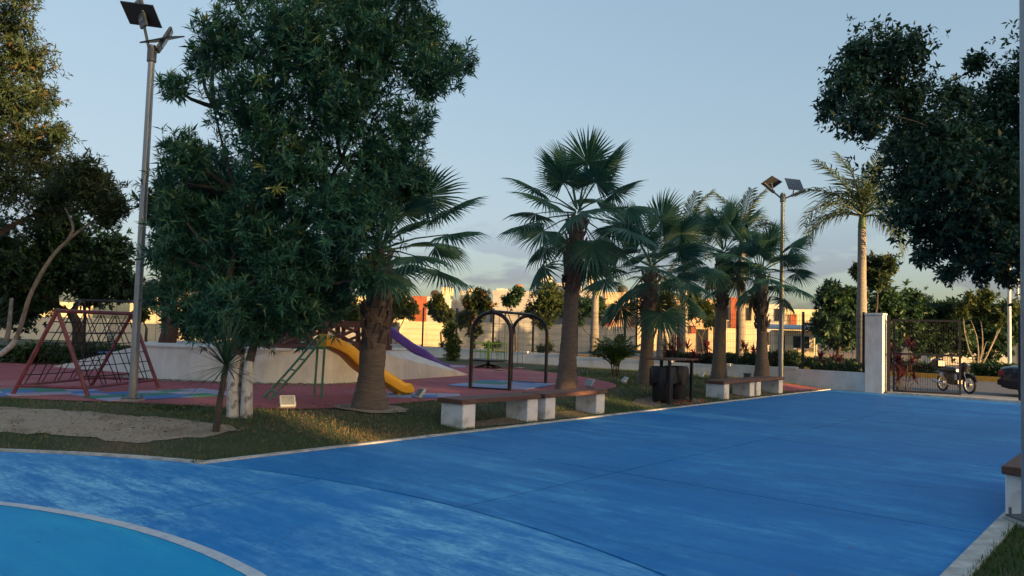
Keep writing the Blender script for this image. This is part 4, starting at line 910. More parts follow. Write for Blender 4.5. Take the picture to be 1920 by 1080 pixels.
# ================================================================== PALMS
def tint_mesh(name, mb, mat, tint_fn=None, lo=0.2, hi=0.85):
    me = mb.mesh(name); a = me.attributes.new('tint', 'FLOAT', 'POINT')
    tv = tint_fn if tint_fn is not None else RNG.uniform(lo, hi, len(me.vertices))
    a.data.foreach_set('value', np.asarray(tv, np.float32)); me.materials.append(M[mat]); return me
def fan_mesh(Lp, Rf, droop, nseg=44, arc=R(285), dry=False):
    q = MB(); tv = []
    q.tube([(0, 0, 0), (Lp*.5, 0, 0.05*Lp), (Lp, 0, 0.02)], [0.022, 0.014, 0.010], 5); tv += [0.75]*len(q.v)
    da = arc/nseg/2; hub = Vector((Lp-0.03, 0, 0.02))
    for i in range(nseg):
        a = -arc/2+arc*(i+.5)/nseg; L = Rf*(0.62+0.38*math.cos(a*0.52))*random.uniform(0.93, 1.04); tw = random.uniform(-.05, .05)
        def pt(r, off, z=0):
            rr = r/Rf; x = math.cos(a+tw*rr)*r; y = math.sin(a+tw*rr)*r
            x += -math.sin(a)*off; y += math.cos(a)*off
            zz = z-droop*Rf*rr**2.2*(0.5+0.5*abs(math.sin(a/2)))-0.22*abs(math.sin(a))*r*rr*0.6
            return hub+Vector((x, y, zz))
        r1, r2, r3 = L*.50, L*.76, L; w1 = r1*math.tan(da)*1.02; w2 = w1*0.62; dz = -droop*0.25*Rf*random.uniform(0.2, 1.3)
        vs = [hub, pt(r1, -w1, -.012), pt(r1, 0, .014), pt(r1, w1, -.012), pt(r2, -w2), pt(r2, 0, .01), pt(r2, w2), pt(r3, 0, dz)]
        q.add(vs, [(0, 1, 2), (0, 2, 3), (1, 4, 5, 2), (2, 5, 6, 3), (4, 7, 5), (5, 7, 6)])
        b = random.uniform(0.15, 0.75); tv += [0.98]*8 if dry else [b+.1, b, b+.12, b, b, b+.1, b, min(.93, b+.2)]
    return tint_mesh('frond', q, 'leaf_fan', tv)
FANS = [fan_mesh(0.95, 0.78, 0.10), fan_mesh(1.12, 0.80, 0.25), fan_mesh(1.05, 0.82, 0.45), fan_mesh(0.9, 0.78, 0.18), fan_mesh(1.1, 0.78, 0.34), fan_mesh(0.75, 0.75, 0.5, dry=True), fan_mesh(1.2, 0.78, 0.30, 30, R(240))]
boot = MB(); boot.add([(-.055, 0, 0), (.055, 0, 0), (.045, -.05, .0), (-.045, -.05, 0), (-.035, -.05, .17), (.035, -.05, .17), (.025, -.085, .16), (-.025, -.085, .16)], [(0, 1, 2, 3), (4, 7, 6, 5), (0, 4, 5, 1), (1, 5, 6, 2), (2, 6, 7, 3), (3, 7, 4, 0)])
boot = boot.mesh('leaf_base'); boot.materials.append(M['palm_boot'])
def fan_palm(label, base, ht, r0, r1, nfr, sc, boots, seed, lean=(0, 0), dead=0, elmax=82, elmin=-48, bulge=None):
    random.seed(seed); t = thing('fan_palm', label, 'palm tree', base, 0, 'fan palms along the lawn')
    prof = []; nring = int(ht/0.06)
    for i in range(nring+1):
        f = i/nring; z = f*ht-0.05
        r = r1+(r0-r1)*max(0, 1-f*2.0)**2.6
        if bulge and abs(f-bulge) < 0.10: r += 0.035*(1-abs(f-bulge)/0.10)
        prof.append((r*(1+0.02*((i % 2)*2-1)), z))
    q = MB(); q.lathe(prof, 18, jit=0.025)
    q.v = [(v[0]+lean[0]*(max(0, v[2])/ht)**1.5, v[1]+lean[1]*(max(0, v[2])/ht)**1.5, v[2]) for v in q.v]
    q.build('trunk', 'palm_trunk', t, True)
    nb = int(boots*ht/0.075*2.2)
    for i in range(nb):
        f = (1-boots)+boots*i/nb; z = f*ht; a = i*2.39996; r = r1+(r0-r1)*max(0, 1-f*2.0)**2.6
        o = link('leaf_base', boot, t); l_ = ((z/ht)**1.5); o.location = (math.sin(a)*r*.96+lean[0]*l_, -math.cos(a)*r*.96+lean[1]*l_, z-0.05)
        o.rotation_euler = Euler((R(random.uniform(2, 13)), R(random.uniform(-22, 22)), a)); s = random.uniform(0.85, 1.35); o.scale = (s*1.2, s*.7, s*1.15)
    for i in range(nfr):
        f = (i+.5)/nfr; el = R(elmax+(elmin-elmax)*f**0.9+random.uniform(-6, 6)); az = i*2.39996+random.uniform(-.25, .25)
        me = FANS[0 if f < .22 else random.choice((1, 3)) if f < .5 else random.choice((2, 4, 6))]
        if i >= nfr-dead: me = FANS[5]; el = R(random.uniform(-75, -60))
        o = link('frond', me, t); o.location = (lean[0]+0.06*math.cos(az), lean[1]+0.06*math.sin(az), ht-0.05+0.32*sc*(1-f))
        o.rotation_mode = 'QUATERNION'; o.rotation_quaternion = (Matrix.Rotation(az, 3, 'Z') @ Matrix.Rotation(-el, 3, 'Y') @ Matrix.Rotation(random.uniform(-.5, .5), 3, 'X')).to_quaternion()
        s = sc*random.uniform(0.9, 1.1); o.scale = (s, s, s)
def at_d(px, d, z): b = P(px, 700, d); return Vector((b.x, b.y, z))
pb = G(693, 766, ZP); fan_palm('nearest fan palm with a thick crosshatched trunk beside the yellow slide', pb, 2.65, 0.35, 0.19, 24, 1.0, 0.60, 21, (0.08, 0), 0, 72, -24, bulge=0.36)
pb = G(1062, 733, ZP); fan_palm('tallest fan palm with a full crown behind the second bench', pb, 4.15, 0.29, 0.18, 27, 1.08, 0.42, 22, (0.16, 0), 0, 86, -64)
pb = G(1211, 722, ZP); fan_palm('third fan palm just left of the litter bins', pb, 3.15, 0.28, 0.18, 25, 1.18, 0.30, 33, (0.08, 0), 1, 80, -55)
pb = at_d(1348, 24.6, 0.2); fan_palm('fourth fan palm with a sunlit upper trunk behind the far benches', pb, 4.0, 0.29, 0.18, 23, 1.02, 0.42, 24, (0.1, 0), 2, 82, -45)
pb = at_d(1429, 23.9, 0.2); fan_palm('fifth fan palm with a swollen foot beside the distant lamp post', pb, 3.35, 0.31, 0.16, 23, 0.95, 0.5, 25, (-0.08, 0), 1, 80, -50)
def pinnate(L, bend, ll, nl=34, ph0=0.0, mat='leaf_pinnate', hang=0.8):
    q = MB(); tv = []; pts = []; p = Vector((0, 0, 0)); n = 14
    for i in range(n+1):
        a = ph0-bend*(i/n)**1.3; pts.append(p.copy()); p = p+Vector((math.cos(a), 0, math.sin(a)))*L/n
    q.tube(pts, [0.028*(1-.85*i/n)+.003 for i in range(n+1)], 5); tv += [0.8]*len(q.v)
    for i in range(nl):
        f = 0.12+0.88*(i+.5)/nl; k = min(n-1, int(f*n)); b = pts[k].lerp(pts[k+1], f*n-k); tg = (pts[k+1]-pts[k]).normalized()
        l_ = ll*(0.55+0.75*math.sin(PI*min(1, f*.9+.12)))*random.uniform(.85, 1.1)
        for s in (-1, 1):
            up = random.uniform(-.35, .55); d = (Vector((0, s, 0))*0.8+tg*0.75+Vector((0, 0, up))).normalized(); w_ = 0.026
            m1 = b+d*l_*.5; tp = b+d*l_*.85+Vector((0, 0, -hang*l_*random.uniform(.3, .75))); sd_ = tg*w_
            q.add([b-sd_*.6, b+sd_*.6, m1+sd_, tp, m1-sd_], [(0, 1, 2, 4), (4, 2, 3)]); c = random.uniform(.2, .85); tv += [c]*5
    return tint_mesh('frond', q, mat, tv)
random.seed(5)
PINS = [pinnate(2.3, 1.3, 0.55), pinnate(2.5, 1.8, 0.6), pinnate(2.2, 0.7, 0.5), pinnate(2.4, 2.2, 0.6)]
def royal(label, base, ht, r, sc, seed, nfr=13, shaft=0.8):
    random.seed(seed); t = thing('royal_palm', label, 'palm tree', base, 0, 'royal palms beyond the fence')
    prof = [(r*(1.35-.35*min(1, i/4)) if i < 4 else r*(1+.16*math.sin(PI*min(1, i/34)))*(1-.2*max(0, i/50-.5)), i*ht/50) for i in range(51)]
    prof = [(a*(1+.018*((i % 3 == 0))), z) for i, (a, z) in enumerate(prof)]
    q = MB(); q.lathe(prof, 16); q.build('trunk', 'royal_trunk', t, True)
    q = MB(); q.lathe([(r*.82, ht), (r*.95, ht+.1), (r*.7, ht+shaft*.7), (r*.35, ht+shaft)], 12); q.build('crownshaft', 'crownshaft', t, True)
    for i in range(nfr):
        f = (i+.5)/nfr; el = R(86-80*f+random.uniform(-6, 6)); az = i*2.39996+random.uniform(-.2, .2)
        o = link('frond', PINS[2 if f < .25 else random.choice((0, 1, 3))], t); o.location = (0, 0, ht+shaft*(0.98-.25*f)); o.rotation_mode = 'QUATERNION'
        o.rotation_quaternion = (Matrix.Rotation(az, 3, 'Z') @ Matrix.Rotation(-el, 3, 'Y')).to_quaternion(); s = sc*random.uniform(.88, 1.08); o.scale = (s, s, s)
royal('royal palm with a sunlit trunk left of the white gate pillar', at_d(1615, 26.8, 0.0), 5.5, 0.15, 1.12, 3, 19, 0.6)
royal('royal palm rising behind the third fan palm beyond the fence', at_d(1280, 33, 0.0), 5.0, 0.15, 1.05, 4)
royal('royal palm trunk beyond the fence right of the tallest fan palm', at_d(1113, 35, 0.0), 3.3, 0.17, 0.8, 6, 9)
royal('slim royal palm behind the fourth fan palm', at_d(1388, 31, 0.0), 5.0, 0.15, 1.0, 8, 11)
royal('grey trunked royal palm left of the third fan palm', at_d(1240, 30, 0.0), 2.6, 0.18, 0.75, 9, 9)

# ---- sword leaved plants
def sword_mesh(name, n, L, wd, e0, e1, droop, mat, stems=None, seed=1, lo=.2, hi=.85, seg=4):
    random.seed(seed); q = MB(); tv = []
    for i in range(n):
        f = (i+.5)/n; el = R(e0+(e1-e0)*f+random.uniform(-7, 7)); az = i*2.39996+random.uniform(-.3, .3); l_ = L*random.uniform(.75, 1.1)
        org = random.choice(stems) if stems else (0, 0, 0); p = Vector(org); hd = Vector((math.cos(az), math.sin(az), 0)); sd_ = Vector((-math.sin(az), math.cos(az), 0)); c = random.uniform(lo, hi); vs = []
        for k in range(seg+1):
            u = k/seg; w_ = wd*(0.55+1.2*u-1.75*u*u)/0.75 if u < 1 else 0.0; w_ = max(w_, 0.0008)
            vs += [p+sd_*w_/2, p-sd_*w_/2]; ang = el-droop*u*u*(1.3-f*.0)
            p = p+(hd*math.cos(ang)+Vector((0, 0, math.sin(ang))))*l_/seg
        q.add(vs, [(2*k, 2*k+1, 2*k+3, 2*k+2) for k in range(seg)]); tv += [c]*len(vs)
    return tint_mesh(name, q, mat, tv)
def yucca(label, base, stem, n, L, wd, seed, e1=-35, lean=(0, 0)):
    t = thing('yucca', label, 'yucca', base, 0)
    q = MB(); q.tube([(0, 0, -.05), (lean[0]*.4, lean[1]*.4, stem*.5), (lean[0], lean[1], stem)], [0.05, 0.04, 0.036], 9); q.build('stem', 'bark', t, True)
    o = link('leaves', sword_mesh('leaves', n, L, wd, 88, e1, 0.25, 'leaf_yucca', None, seed), t); o.location = (lean[0], lean[1], stem-.02)
yucca('slim yucca with a spiky head in front of the whitewashed trunks', G(404, 811, 0.13), 0.90, 120, 0.78, 0.018, 3, -28, (0.10, 0.0))
yucca('large spiky yucca at the left edge behind the climber', G(-45, 705, ZP), 1.0, 150, 1.25, 0.022, 4, -10)
def cordyline(label, base, h, n, L, seed, mat='leaf_red', nst=7, spread=0.3):
    random.seed(seed); st = [(random.uniform(-spread, spread), random.uniform(-spread, spread), h*random.uniform(.25, 1)) for _ in range(nst)]
    t = thing('cordyline' if mat == 'leaf_red' else 'shrub', label, 'shrub', base, 0, 'red leaved shrubs along the fence' if mat == 'leaf_red' else None)
    q = MB()
    for s in st: q.tube([(s[0]*.4, s[1]*.4, 0), (s[0]*.8, s[1]*.8, s[2]*.6), s], [.015, .012, .009], 5)
    q.build('stem', 'bark', t); o = link('leaves', sword_mesh('leaves', n, L, 0.055, 85, -20, 0.7, mat, st, seed), t)
cordyline('deep red cordyline behind the gate bars', at_d(1692, 24.9, 0.0), 1.55, 260, 0.42, 1, nst=10)
cordyline('dark red cordyline left of the royal palm with the sunlit trunk', at_d(1562, 26.6, 0.0), 1.15, 200, 0.40, 2, nst=8, spread=.4)
cordyline('red cordyline behind the litter bins', at_d(1275, 29.5, 0.1), 1.35, 230, 0.42, 3, nst=9, spread=.4)
cordyline('red cordyline between the litter bins and the fourth fan palm', at_d(1310, 29.0, 0.1), 1.25, 200, 0.42, 4, spread=.4)
cordyline('dark red cordyline behind the foot of the fifth fan palm', at_d(1412, 27.8, 0.05), 1.2, 210, 0.42, 5, spread=.4)
cordyline('red cordyline just right of the fifth fan palm', at_d(1440, 28, 0.05), 0.9, 130, 0.4, 6)
def areca(label, base, n, L, seed, mat='leaf_hedge', name='areca_palm'):
    random.seed(seed); t = thing(name, label, 'shrub', base, 0)
    q = MB()
    for i in range(9): a = i*2.4; q.tube([(.08*math.cos(a), .08*math.sin(a), 0), (.16*math.cos(a), .16*math.sin(a), .55)], [.018, .012], 6)
    q.build('stem', 'bark', t)
    pms = [pinnate(L, 1.1, 0.26, 18, 0, mat, .4), pinnate(L*.85, .7, 0.24, 16, 0, mat, .4)]
    for i in range(n):
        o = link('frond', pms[i % 2], t); az = i*2.39996; el = R(88-55*(i+.5)/n); o.location = (.1*math.cos(az), .1*math.sin(az), .30+.25*random.random()); o.rotation_mode = 'QUATERNION'; o.rotation_quaternion = (Matrix.Rotation(az, 3, 'Z') @ Matrix.Rotation(-el, 3, 'Y')).to_quaternion()
areca('bushy areca palm clump between the two tall fan palms', G(1153, 706, ZP), 22, 1.05, 5)
def bush(name, label, loc, lobes, n, size, mat, cat='shrub', group=None, k=6, **kw):
    t = thing(name, label, cat, loc, 0, group); loc = Vector(loc)
    q = MB()
    for i in range(5):
        c = Vector(random.choice(lobes)[0])-loc; q.tube([(c.x*.3, c.y*.3, -.05), (c.x*.6, c.y*.6, c.z*.5), c], [.025, .018, .008], 5)
    q.build('stem', 'bark', t); crown_mesh('foliage', lobes, n, k, size, 0.45, mat, t, origin=loc, shell=0.3, **kw); return t
b0 = G(845, 676, ZP); bush('bamboo_clump', 'upright pale green bamboo clump by the wall left of the arched swing', b0, [(b0+Vector((random.uniform(-.22, .22), random.uniform(-.2, .2), z)), (.28, .28, .30)) for z in np.linspace(.2, 1.45, 7)], 420, 0.16, 'leaf_bamboo', k=5)

# ================================================================== TREES
random.seed(19)
OL = [(420, 540, 90), (360, 455, 80), (480, 440, 110), (600, 505, 95), (560, 560, 70), (400, 345, 100), (540, 310, 120), (655, 400, 105), (720, 300, 85), (640, 180, 120), (480, 190, 105), (425, 75, 75), (560, 70, 110), (700, 75, 105), (800, 140, 70), (855, 112, 40), (770, 235, 55), (330, 165, 38), (345, 290, 50), (325, 530, 45), (420, 590, 45), (790, 50, 55), (640, -50, 120), (480, -60, 90), (770, -40, 70), (770, 330, 50), (500, 600, 50), (330, 390, 45), (375, 120, 30), (690, 520, 40), (380, 600, 35), (300, 560, 30), (460, 560, 60), (610, 570, 40), (540, 480, 80), (310, 340, 28), (300, 470, 32), (400, 600, 50, -.5), (480, 615, 45, -.4), (560, 600, 45, -.4), (345, 585, 40, -.3), (620, 560, 45), (440, 570, 60, -.7), (530, 545, 60, -.7)]
ob = G(450, 783, ZP); OD = ob.y+0.6; ol = lobes_px(OL, OD, 0.9)
t_ = thing('leafy_tree', 'big dark leafy tree with whitewashed trunks in the left foreground', 'tree', ob)
def lo_(px, py, d): return P(px, py, d)-ob
stems = [[(437, 787), (436, 740), (440, 680), (446, 620), (430, 520), (470, 400), (500, 240), (520, 90)], [(462, 786), (463, 740), (466, 690), (478, 640), (500, 560), (560, 420), (640, 300), (700, 120)], [(450, 786), (452, 730), (452, 680), (458, 610), (480, 480), (440, 360), (400, 200)]]
mb = MB(); wm_ = MB()
for k_, s_ in enumerate(stems):
    dd = ob.y+(0.0, 0.02, 0.16)[k_]; pts = cr_spline([tuple(lo_(x, y, dd+0.08*i)) for i, (x, y) in enumerate(s_)], 4); r_ = (0.088, 0.088, 0.06)[k_]
    rad = [r_*(1-0.8*i/len(pts)) for i in range(len(pts))]; mb.tube(pts, rad, 10); wm_.tube(pts[:10], [r*1.03+.004 for r in rad[:10]], 12)
for (c, r_) in ol:
    st = min((Vector(lo_(x, y, OD)) for s_ in stems for (x, y) in s_[3:]), key=lambda v: (v-(c-ob)+Vector((0, 0, .5))).length); limb(mb, st, c-ob, .04, .012, .1, 6)
mb.build('trunk', 'bark', t_, True); wm_.build('whitewashed_base', 'whitewash', t_, True)
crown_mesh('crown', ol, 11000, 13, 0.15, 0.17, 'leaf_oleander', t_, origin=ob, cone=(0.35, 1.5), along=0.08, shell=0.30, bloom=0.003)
FI = [(1640, 110, 80), (1590, 150, 55), (1700, 90, 55), (1620, 210, 65), (1560, 200, 40), (1690, 180, 80), (1760, 260, 80), (1720, 320, 90), (1800, 330, 110), (1850, 220, 80), (1890, 150, 55), (1740, 420, 70), (1800, 450, 80), (1860, 420, 100), (1900, 300, 90), (1700, 400, 45), (1850, 500, 45), (1780, 510, 30), (1960, 250, 140), (1980, 420, 120), (2080, 200, 160), (2100, 360, 140), (2000, 90, 110), (2180, 280, 120), (1730, 480, 28), (1890, 520, 25), (1830, 120, 30), (1690, 265, 50), (1720, 230, 50), (1790, 180, 45), (1900, 480, 40), (1840, 290, 90), (1920, 380, 80), (1880, 400, 60), (1600, 100, 35)]
fi = lobes_px(FI, 13.2, 1.3); fb = Vector((11.9, 13.4, 0.0))
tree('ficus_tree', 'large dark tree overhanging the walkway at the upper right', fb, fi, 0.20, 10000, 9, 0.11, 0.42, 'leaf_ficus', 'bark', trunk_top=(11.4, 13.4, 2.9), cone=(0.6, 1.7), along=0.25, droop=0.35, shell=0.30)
# far left group
la = at_d(-90, 24, ZP); lb = lobes_px([(10, 40, 60), (50, 110, 60), (15, 190, 75), (75, 180, 45), (60, 270, 70), (110, 250, 30), (-40, 120, 90), (-60, 260, 110), (110, 330, 40), (20, 340, 70), (-80, 20, 90), (40, -10, 40), (-120, 380, 100), (90, 390, 45)], 24, 1.5)
tree('tall_tree', 'tall feathery tree with a sunlit rusty top at the left edge', la, lb, 0.25, 5200, 9, 0.20, 0.22, 'leaf_feather', 'bark', cone=(0.5, 1.6), along=0.3, droop=0.1, shell=0.25, bloom=.05)  # rust clusters carry the orange sunlight in their leaf colour
lc = at_d(2, 21.0, ZP)
t_ = thing('slanting_tree', 'pale slanting tree with a whitewashed foot at the far left', 'tree', lc)
def rel(px, py, d): return P(px, py, d)-lc
q = MB(); sp = cr_spline([tuple(rel(0, 665, lc.y)), tuple(rel(30, 635, lc.y)), tuple(rel(58, 550, lc.y)), tuple(rel(95, 485, lc.y)), tuple(rel(128, 450, lc.y)), tuple(rel(160, 425, lc.y)), tuple(rel(188, 404, lc.y))], 4)
q.tube(sp, list(np.linspace(.07, .026, len(sp))), 9); q.tube(cr_spline([tuple(rel(128, 450, lc.y)), tuple(rel(137, 425, lc.y)), tuple(rel(122, 390, lc.y+.3))], 4), list(np.linspace(.05, .02, 9)), 7)
q.tube([rel(12, 640, lc.y), rel(16, 620, lc.y), rel(22, 560, lc.y+.5)], [.07, .06, .045], 8)
q.build('trunk', 'bark_pale', t_, True)
q = MB(); q.tube([Vector(p) for p in sp[:5]], [r*1.04+.004 for r in np.linspace(.07, .026, len(sp))[:5]], 9); q.build('whitewashed_base', 'whitewash', t_, True)
crown_mesh('crown', lobes_px([(185, 345, 35), (150, 330, 45), (215, 380, 28), (200, 410, 25), (110, 370, 40), (225, 390, 18), (170, 375, 35)], lc.y, 0.8), 1500, 8, 0.17, 0.25, 'leaf_feather', t_, origin=lc, cone=(.5, 1.6), along=.3, shell=.3)
ld = at_d(150, 27, ZP); tree('dense_tree', 'dense dark green tree behind the far swing frame', ld, lobes_px([(150, 480, 70), (200, 520, 55), (90, 500, 70), (215, 470, 40), (235, 540, 30), (110, 430, 60), (40, 520, 70), (170, 545, 40), (-20, 560, 60), (-20, 460, 70)], 27, 1.2), 0.20, 4600, 8, 0.20, 0.4, 'leaf_dark', 'bark', fork=.5, shell=.3)
le = at_d(-40, 30, ZP); tree('dense_tree', 'dense dark tree low at the left edge behind the slanting trunk', le, lobes_px([(0, 560, 60), (40, 590, 35), (-60, 520, 80), (70, 560, 40), (-110, 600, 60)], 30, 1.2), 0.18, 1800, 8, 0.22, 0.4, 'leaf_dark', 'bark', shell=.3)
lf = P(310, 655, 19.6); lf.z = ZT; tree('dark_trunk_tree', 'tree with a thick dark red trunk standing on the white platform', lf, lobes_px([(340, 420, 70), (420, 470, 80), (300, 380, 50), (400, 380, 80), (360, 500, 55), (470, 400, 70), (500, 500, 60)], 20.0, .8), 0.19, 1700, 8, 0.18, 0.35, 'leaf_dark', 'bark_red', trunk_top=tuple(P(309, 470, 19.7)), shell=.3)
for i, (px, d, zz, rr, hh, lb_) in enumerate(((395, 20.2, ZT, .55, .5, 'dark shrub on the white platform left of the whitewashed trunks'), (470, 20.4, ZT, .6, .55, 'dark shrub on the white platform behind the whitewashed trunks'), (540, 20.8, ZT, .5, .5, 'dark shrub on the white platform left of the truss railing'))):
    b = at_d(px, d, zz); bush('shrub', lb_, b, [(b+Vector((random.uniform(-rr, rr), random.uniform(-.3, .3), hh*random.uniform(.5, 1.2))), rr*.6) for _ in range(6)], 380, 0.13, 'leaf_dark', group='shrubs on the platform')
# planting behind the climber
for i, px in enumerate((30, 95, 160, 225)):
    b = at_d(px, 22.6+i*.35, ZP); lbs = ('left end, nearest the slanting tree', 'behind the left leg of the rope net', 'behind the middle of the rope net', 'right end, nearest the tall lamp post')
    bush('low_shrub', 'low leafy shrub edging the red rubber, '+lbs[i], b, [(b+Vector((random.uniform(-.8, .8), random.uniform(-.3, .3), random.uniform(.15, .42))), (.5, .35, .28)) for _ in range(7)], 420, 0.12, 'leaf_hedge', group='low shrubs behind the climber')
# street trees beyond the fence
STT = [(640, 38, [(640, 575, 34), (610, 590, 28), (665, 590, 28), (640, 555, 20)], 'leaf_street', 'round street tree behind the brown truss railing'),
       (742, 40, [(742, 575, 28), (722, 600, 22), (765, 580, 24), (750, 555, 18)], 'leaf_street', 'street tree just right of the nearest fan palm trunk'),
       (826, 44, [(826, 585, 20), (812, 578, 14), (840, 592, 16), (822, 562, 12)], 'leaf_street', 'small clipped street tree in front of the lit garden wall'),
       (888, 40, [(888, 590, 22), (900, 560, 20), (870, 600, 16), (912, 575, 14), (890, 620, 14), (880, 570, 14)], 'leaf_bloom', 'blossoming street tree with pink flowers left of the arched swing'),
       (966, 46, [(962, 560, 14), (972, 548, 11), (950, 566, 8)], 'leaf_dark', 'slender small tree above the arched swing'),
       (1030, 42, [(1025, 560, 32), (1000, 585, 22), (1045, 570, 28), (1020, 600, 22), (1035, 540, 16)], 'leaf_street', 'bushy street tree left of the tallest fan palm trunk'),
       (1105, 43, [(1100, 575, 22), (1130, 590, 20), (1085, 600, 14), (1120, 570, 16)], 'leaf_dark', 'street tree just right of the tallest fan palm trunk'),
       (1320, 40, [(1318, 580, 22), (1300, 560, 18), (1335, 600, 16), (1290, 590, 14)], 'leaf_street', 'street tree behind the fourth fan palm'),
       (1250, 44, [(1246, 560, 16), (1258, 580, 14), (1236, 585, 12)], 'leaf_street', 'thin street tree behind the third fan palm'),
       (275, 34, [(275, 560, 18), (262, 590, 14), (285, 545, 14)], 'leaf_street', 'small tree right of the tall lamp post behind the swing frame')]
for px, d, lst, mt, lb_ in STT:
    tree('street_tree', lb_, at_d(px, d, 0.0), lobes_px(lst, d, .4), 0.07, 170*len(lst), 7, 0.20, 0.45, mt, 'bark', 'street trees beyond the fence', fork=.5, shell=.25, bloom=0.07 if mt == 'leaf_bloom' else 0.0)
# right background trees
RB = [(1575, 46, [(1560, 560, 34), (1590, 590, 40), (1545, 610, 28), (1600, 560, 24), (1575, 630, 30)], 'leaf_dark', 'dark roadside tree left of the lit royal palm trunk'),
      (1650, 48, [(1660, 570, 40), (1690, 600, 44), (1640, 620, 40), (1710, 570, 34), (1660, 640, 30)], 'leaf_dark', 'dark roadside tree behind the white gate pillar'),
      (1760, 50, [(1740, 590, 34), (1780, 600, 36), (1760, 640, 34), (1720, 640, 30), (1800, 640, 30), (1780, 580, 24)], 'leaf_dark', 'dark wooded tree beyond the gate bars'),
      (1840, 51, [(1840, 610, 40), (1880, 610, 44), (1860, 640, 40), (1820, 640, 34), (1920, 600, 40), (1950, 620, 36)], 'leaf_dark', 'dark wooded tree above the parked car'),
      (1640, 44, [(1632, 505, 24), (1660, 500, 22), (1645, 525, 18), (1610, 510, 14)], 'leaf_feather', 'airy sunlit tree top right of the lit royal palm trunk'),
      (1620, 54, [(1700, 600, 30), (1560, 605, 34), (1620, 610, 36), (1590, 620, 36)], 'leaf_dark', 'distant dark tree behind the royal palm')]
for px, d, lst, mt, lb_ in RB:
    tree('roadside_tree', lb_, at_d(px, d, 0.0), lobes_px(lst, d, 1.2), 0.14, 330*len(lst), 8, 0.30, 0.42, mt, 'bark', 'trees across the street', fork=.45, shell=.25)
wt = at_d(1836, 47, 0.08); t_ = thing('pale_stemmed_tree', 'thin tree with several bare pale stems on the median', 'tree', wt)
q = MB(); 
for (a, b) in (((1830, 680), (1806, 590)), ((1832, 680), (1820, 600)), ((1834, 680), (1838, 600)), ((1838, 680), (1870, 620)), ((1840, 680), (1890, 590)), ((1842, 680), (1850, 640))):
    limb(q, P(a[0], a[1]+8, 47)-wt, P(b[0], b[1], 47)-wt, .055, .02, .06, 6)
q.build('trunk', 'bark_pale', t_, True)
crown_mesh('crown', lobes_px([(1805, 580, 22), (1835, 575, 26), (1870, 590, 26), (1890, 575, 22), (1850, 555, 20), (1820, 560, 16)], 47, .8), 700, 7, .24, .4, 'leaf_street', t_, origin=wt, shell=.25, cone=(.5, 1.6), along=.3)
# hedges: street side planting behind the wall, median hedge
def hedge(label, c, rz, L, wd, ht, n, size=0.14, mat='leaf_hedge'):
    t = thing('hedge', label, 'hedge', c, rz); nn = n
    Pn = np.stack([RNG.uniform(-L/2, L/2, nn), RNG.uniform(-wd/2, wd/2, nn), ht*RNG.random(nn)**0.6*(0.9+0.12*np.sin(RNG.uniform(0, 6, nn)))], 1)
    f = RNG.random(nn); Pn[:, 1] = np.where(f < .4, -wd/2*(0.9+.15*RNG.random(nn)), Pn[:, 1]); Pn[:, 2] = np.where(f > .7, ht*(0.9+0.16*RNG.random(nn)+.06*np.sin(Pn[:, 0]*3)), Pn[:, 2])
    D = RNG.normal(size=(nn, 3))+np.array([0, -.3, .5]); Nn = RNG.normal(size=(nn, 3))+np.array([0, -.4, .6]); Ls = size*(.7+.6*RNG.random(nn))
    V, Fq, T = leaf_quads(Pn, D, Nn, Ls, Ls*.5, np.clip(RNG.random(nn), 0, .93)); npmesh('foliage', V, Fq, mat, t, T)
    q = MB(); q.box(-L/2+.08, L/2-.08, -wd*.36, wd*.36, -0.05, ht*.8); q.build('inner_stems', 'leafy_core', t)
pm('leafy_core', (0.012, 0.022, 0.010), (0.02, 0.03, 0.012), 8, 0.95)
hedge('low green hedge behind the wall between the litter bins and the fourth fan palm', ST(-13.2, 27.0, 0), RZ, 3.6, .8, .85, 2600)
hedge('green hedge behind the wall by the distant lamp post', ST(-10.6, 26.7, 0), RZ, 2.0, .8, 1.0, 1800)
hedge('green hedge behind the wall left of the gate pillar', ST(-8.2, 26.6, 0), RZ, 1.9, .7, .75, 1500)
hedge('low clipped hedge on the median behind the motorcycle', ST(4, 41.9, .08), RZ, 22, 1.2, .55, 9000, .2)
hedge('low hedge on the median behind the booth side of the street', ST(-14, 42.2, .08), RZ, 11, 1.0, .45, 3500, .2)
for i, s in enumerate((-17.5, -20.5, -23.6, -26.4)):
    b = ST(s, 26.3, 0.0); bush('verge_shrub', 'small verge shrub behind the wall, %s from the gate' % ('first', 'second', 'third', 'fourth')[i], b, [(b+Vector((random.uniform(-.3, .3), random.uniform(-.2, .2), .75+random.uniform(0, .2))), .22) for _ in range(4)], 130, .12, 'leaf_hedge', group='verge shrubs behind the wall')

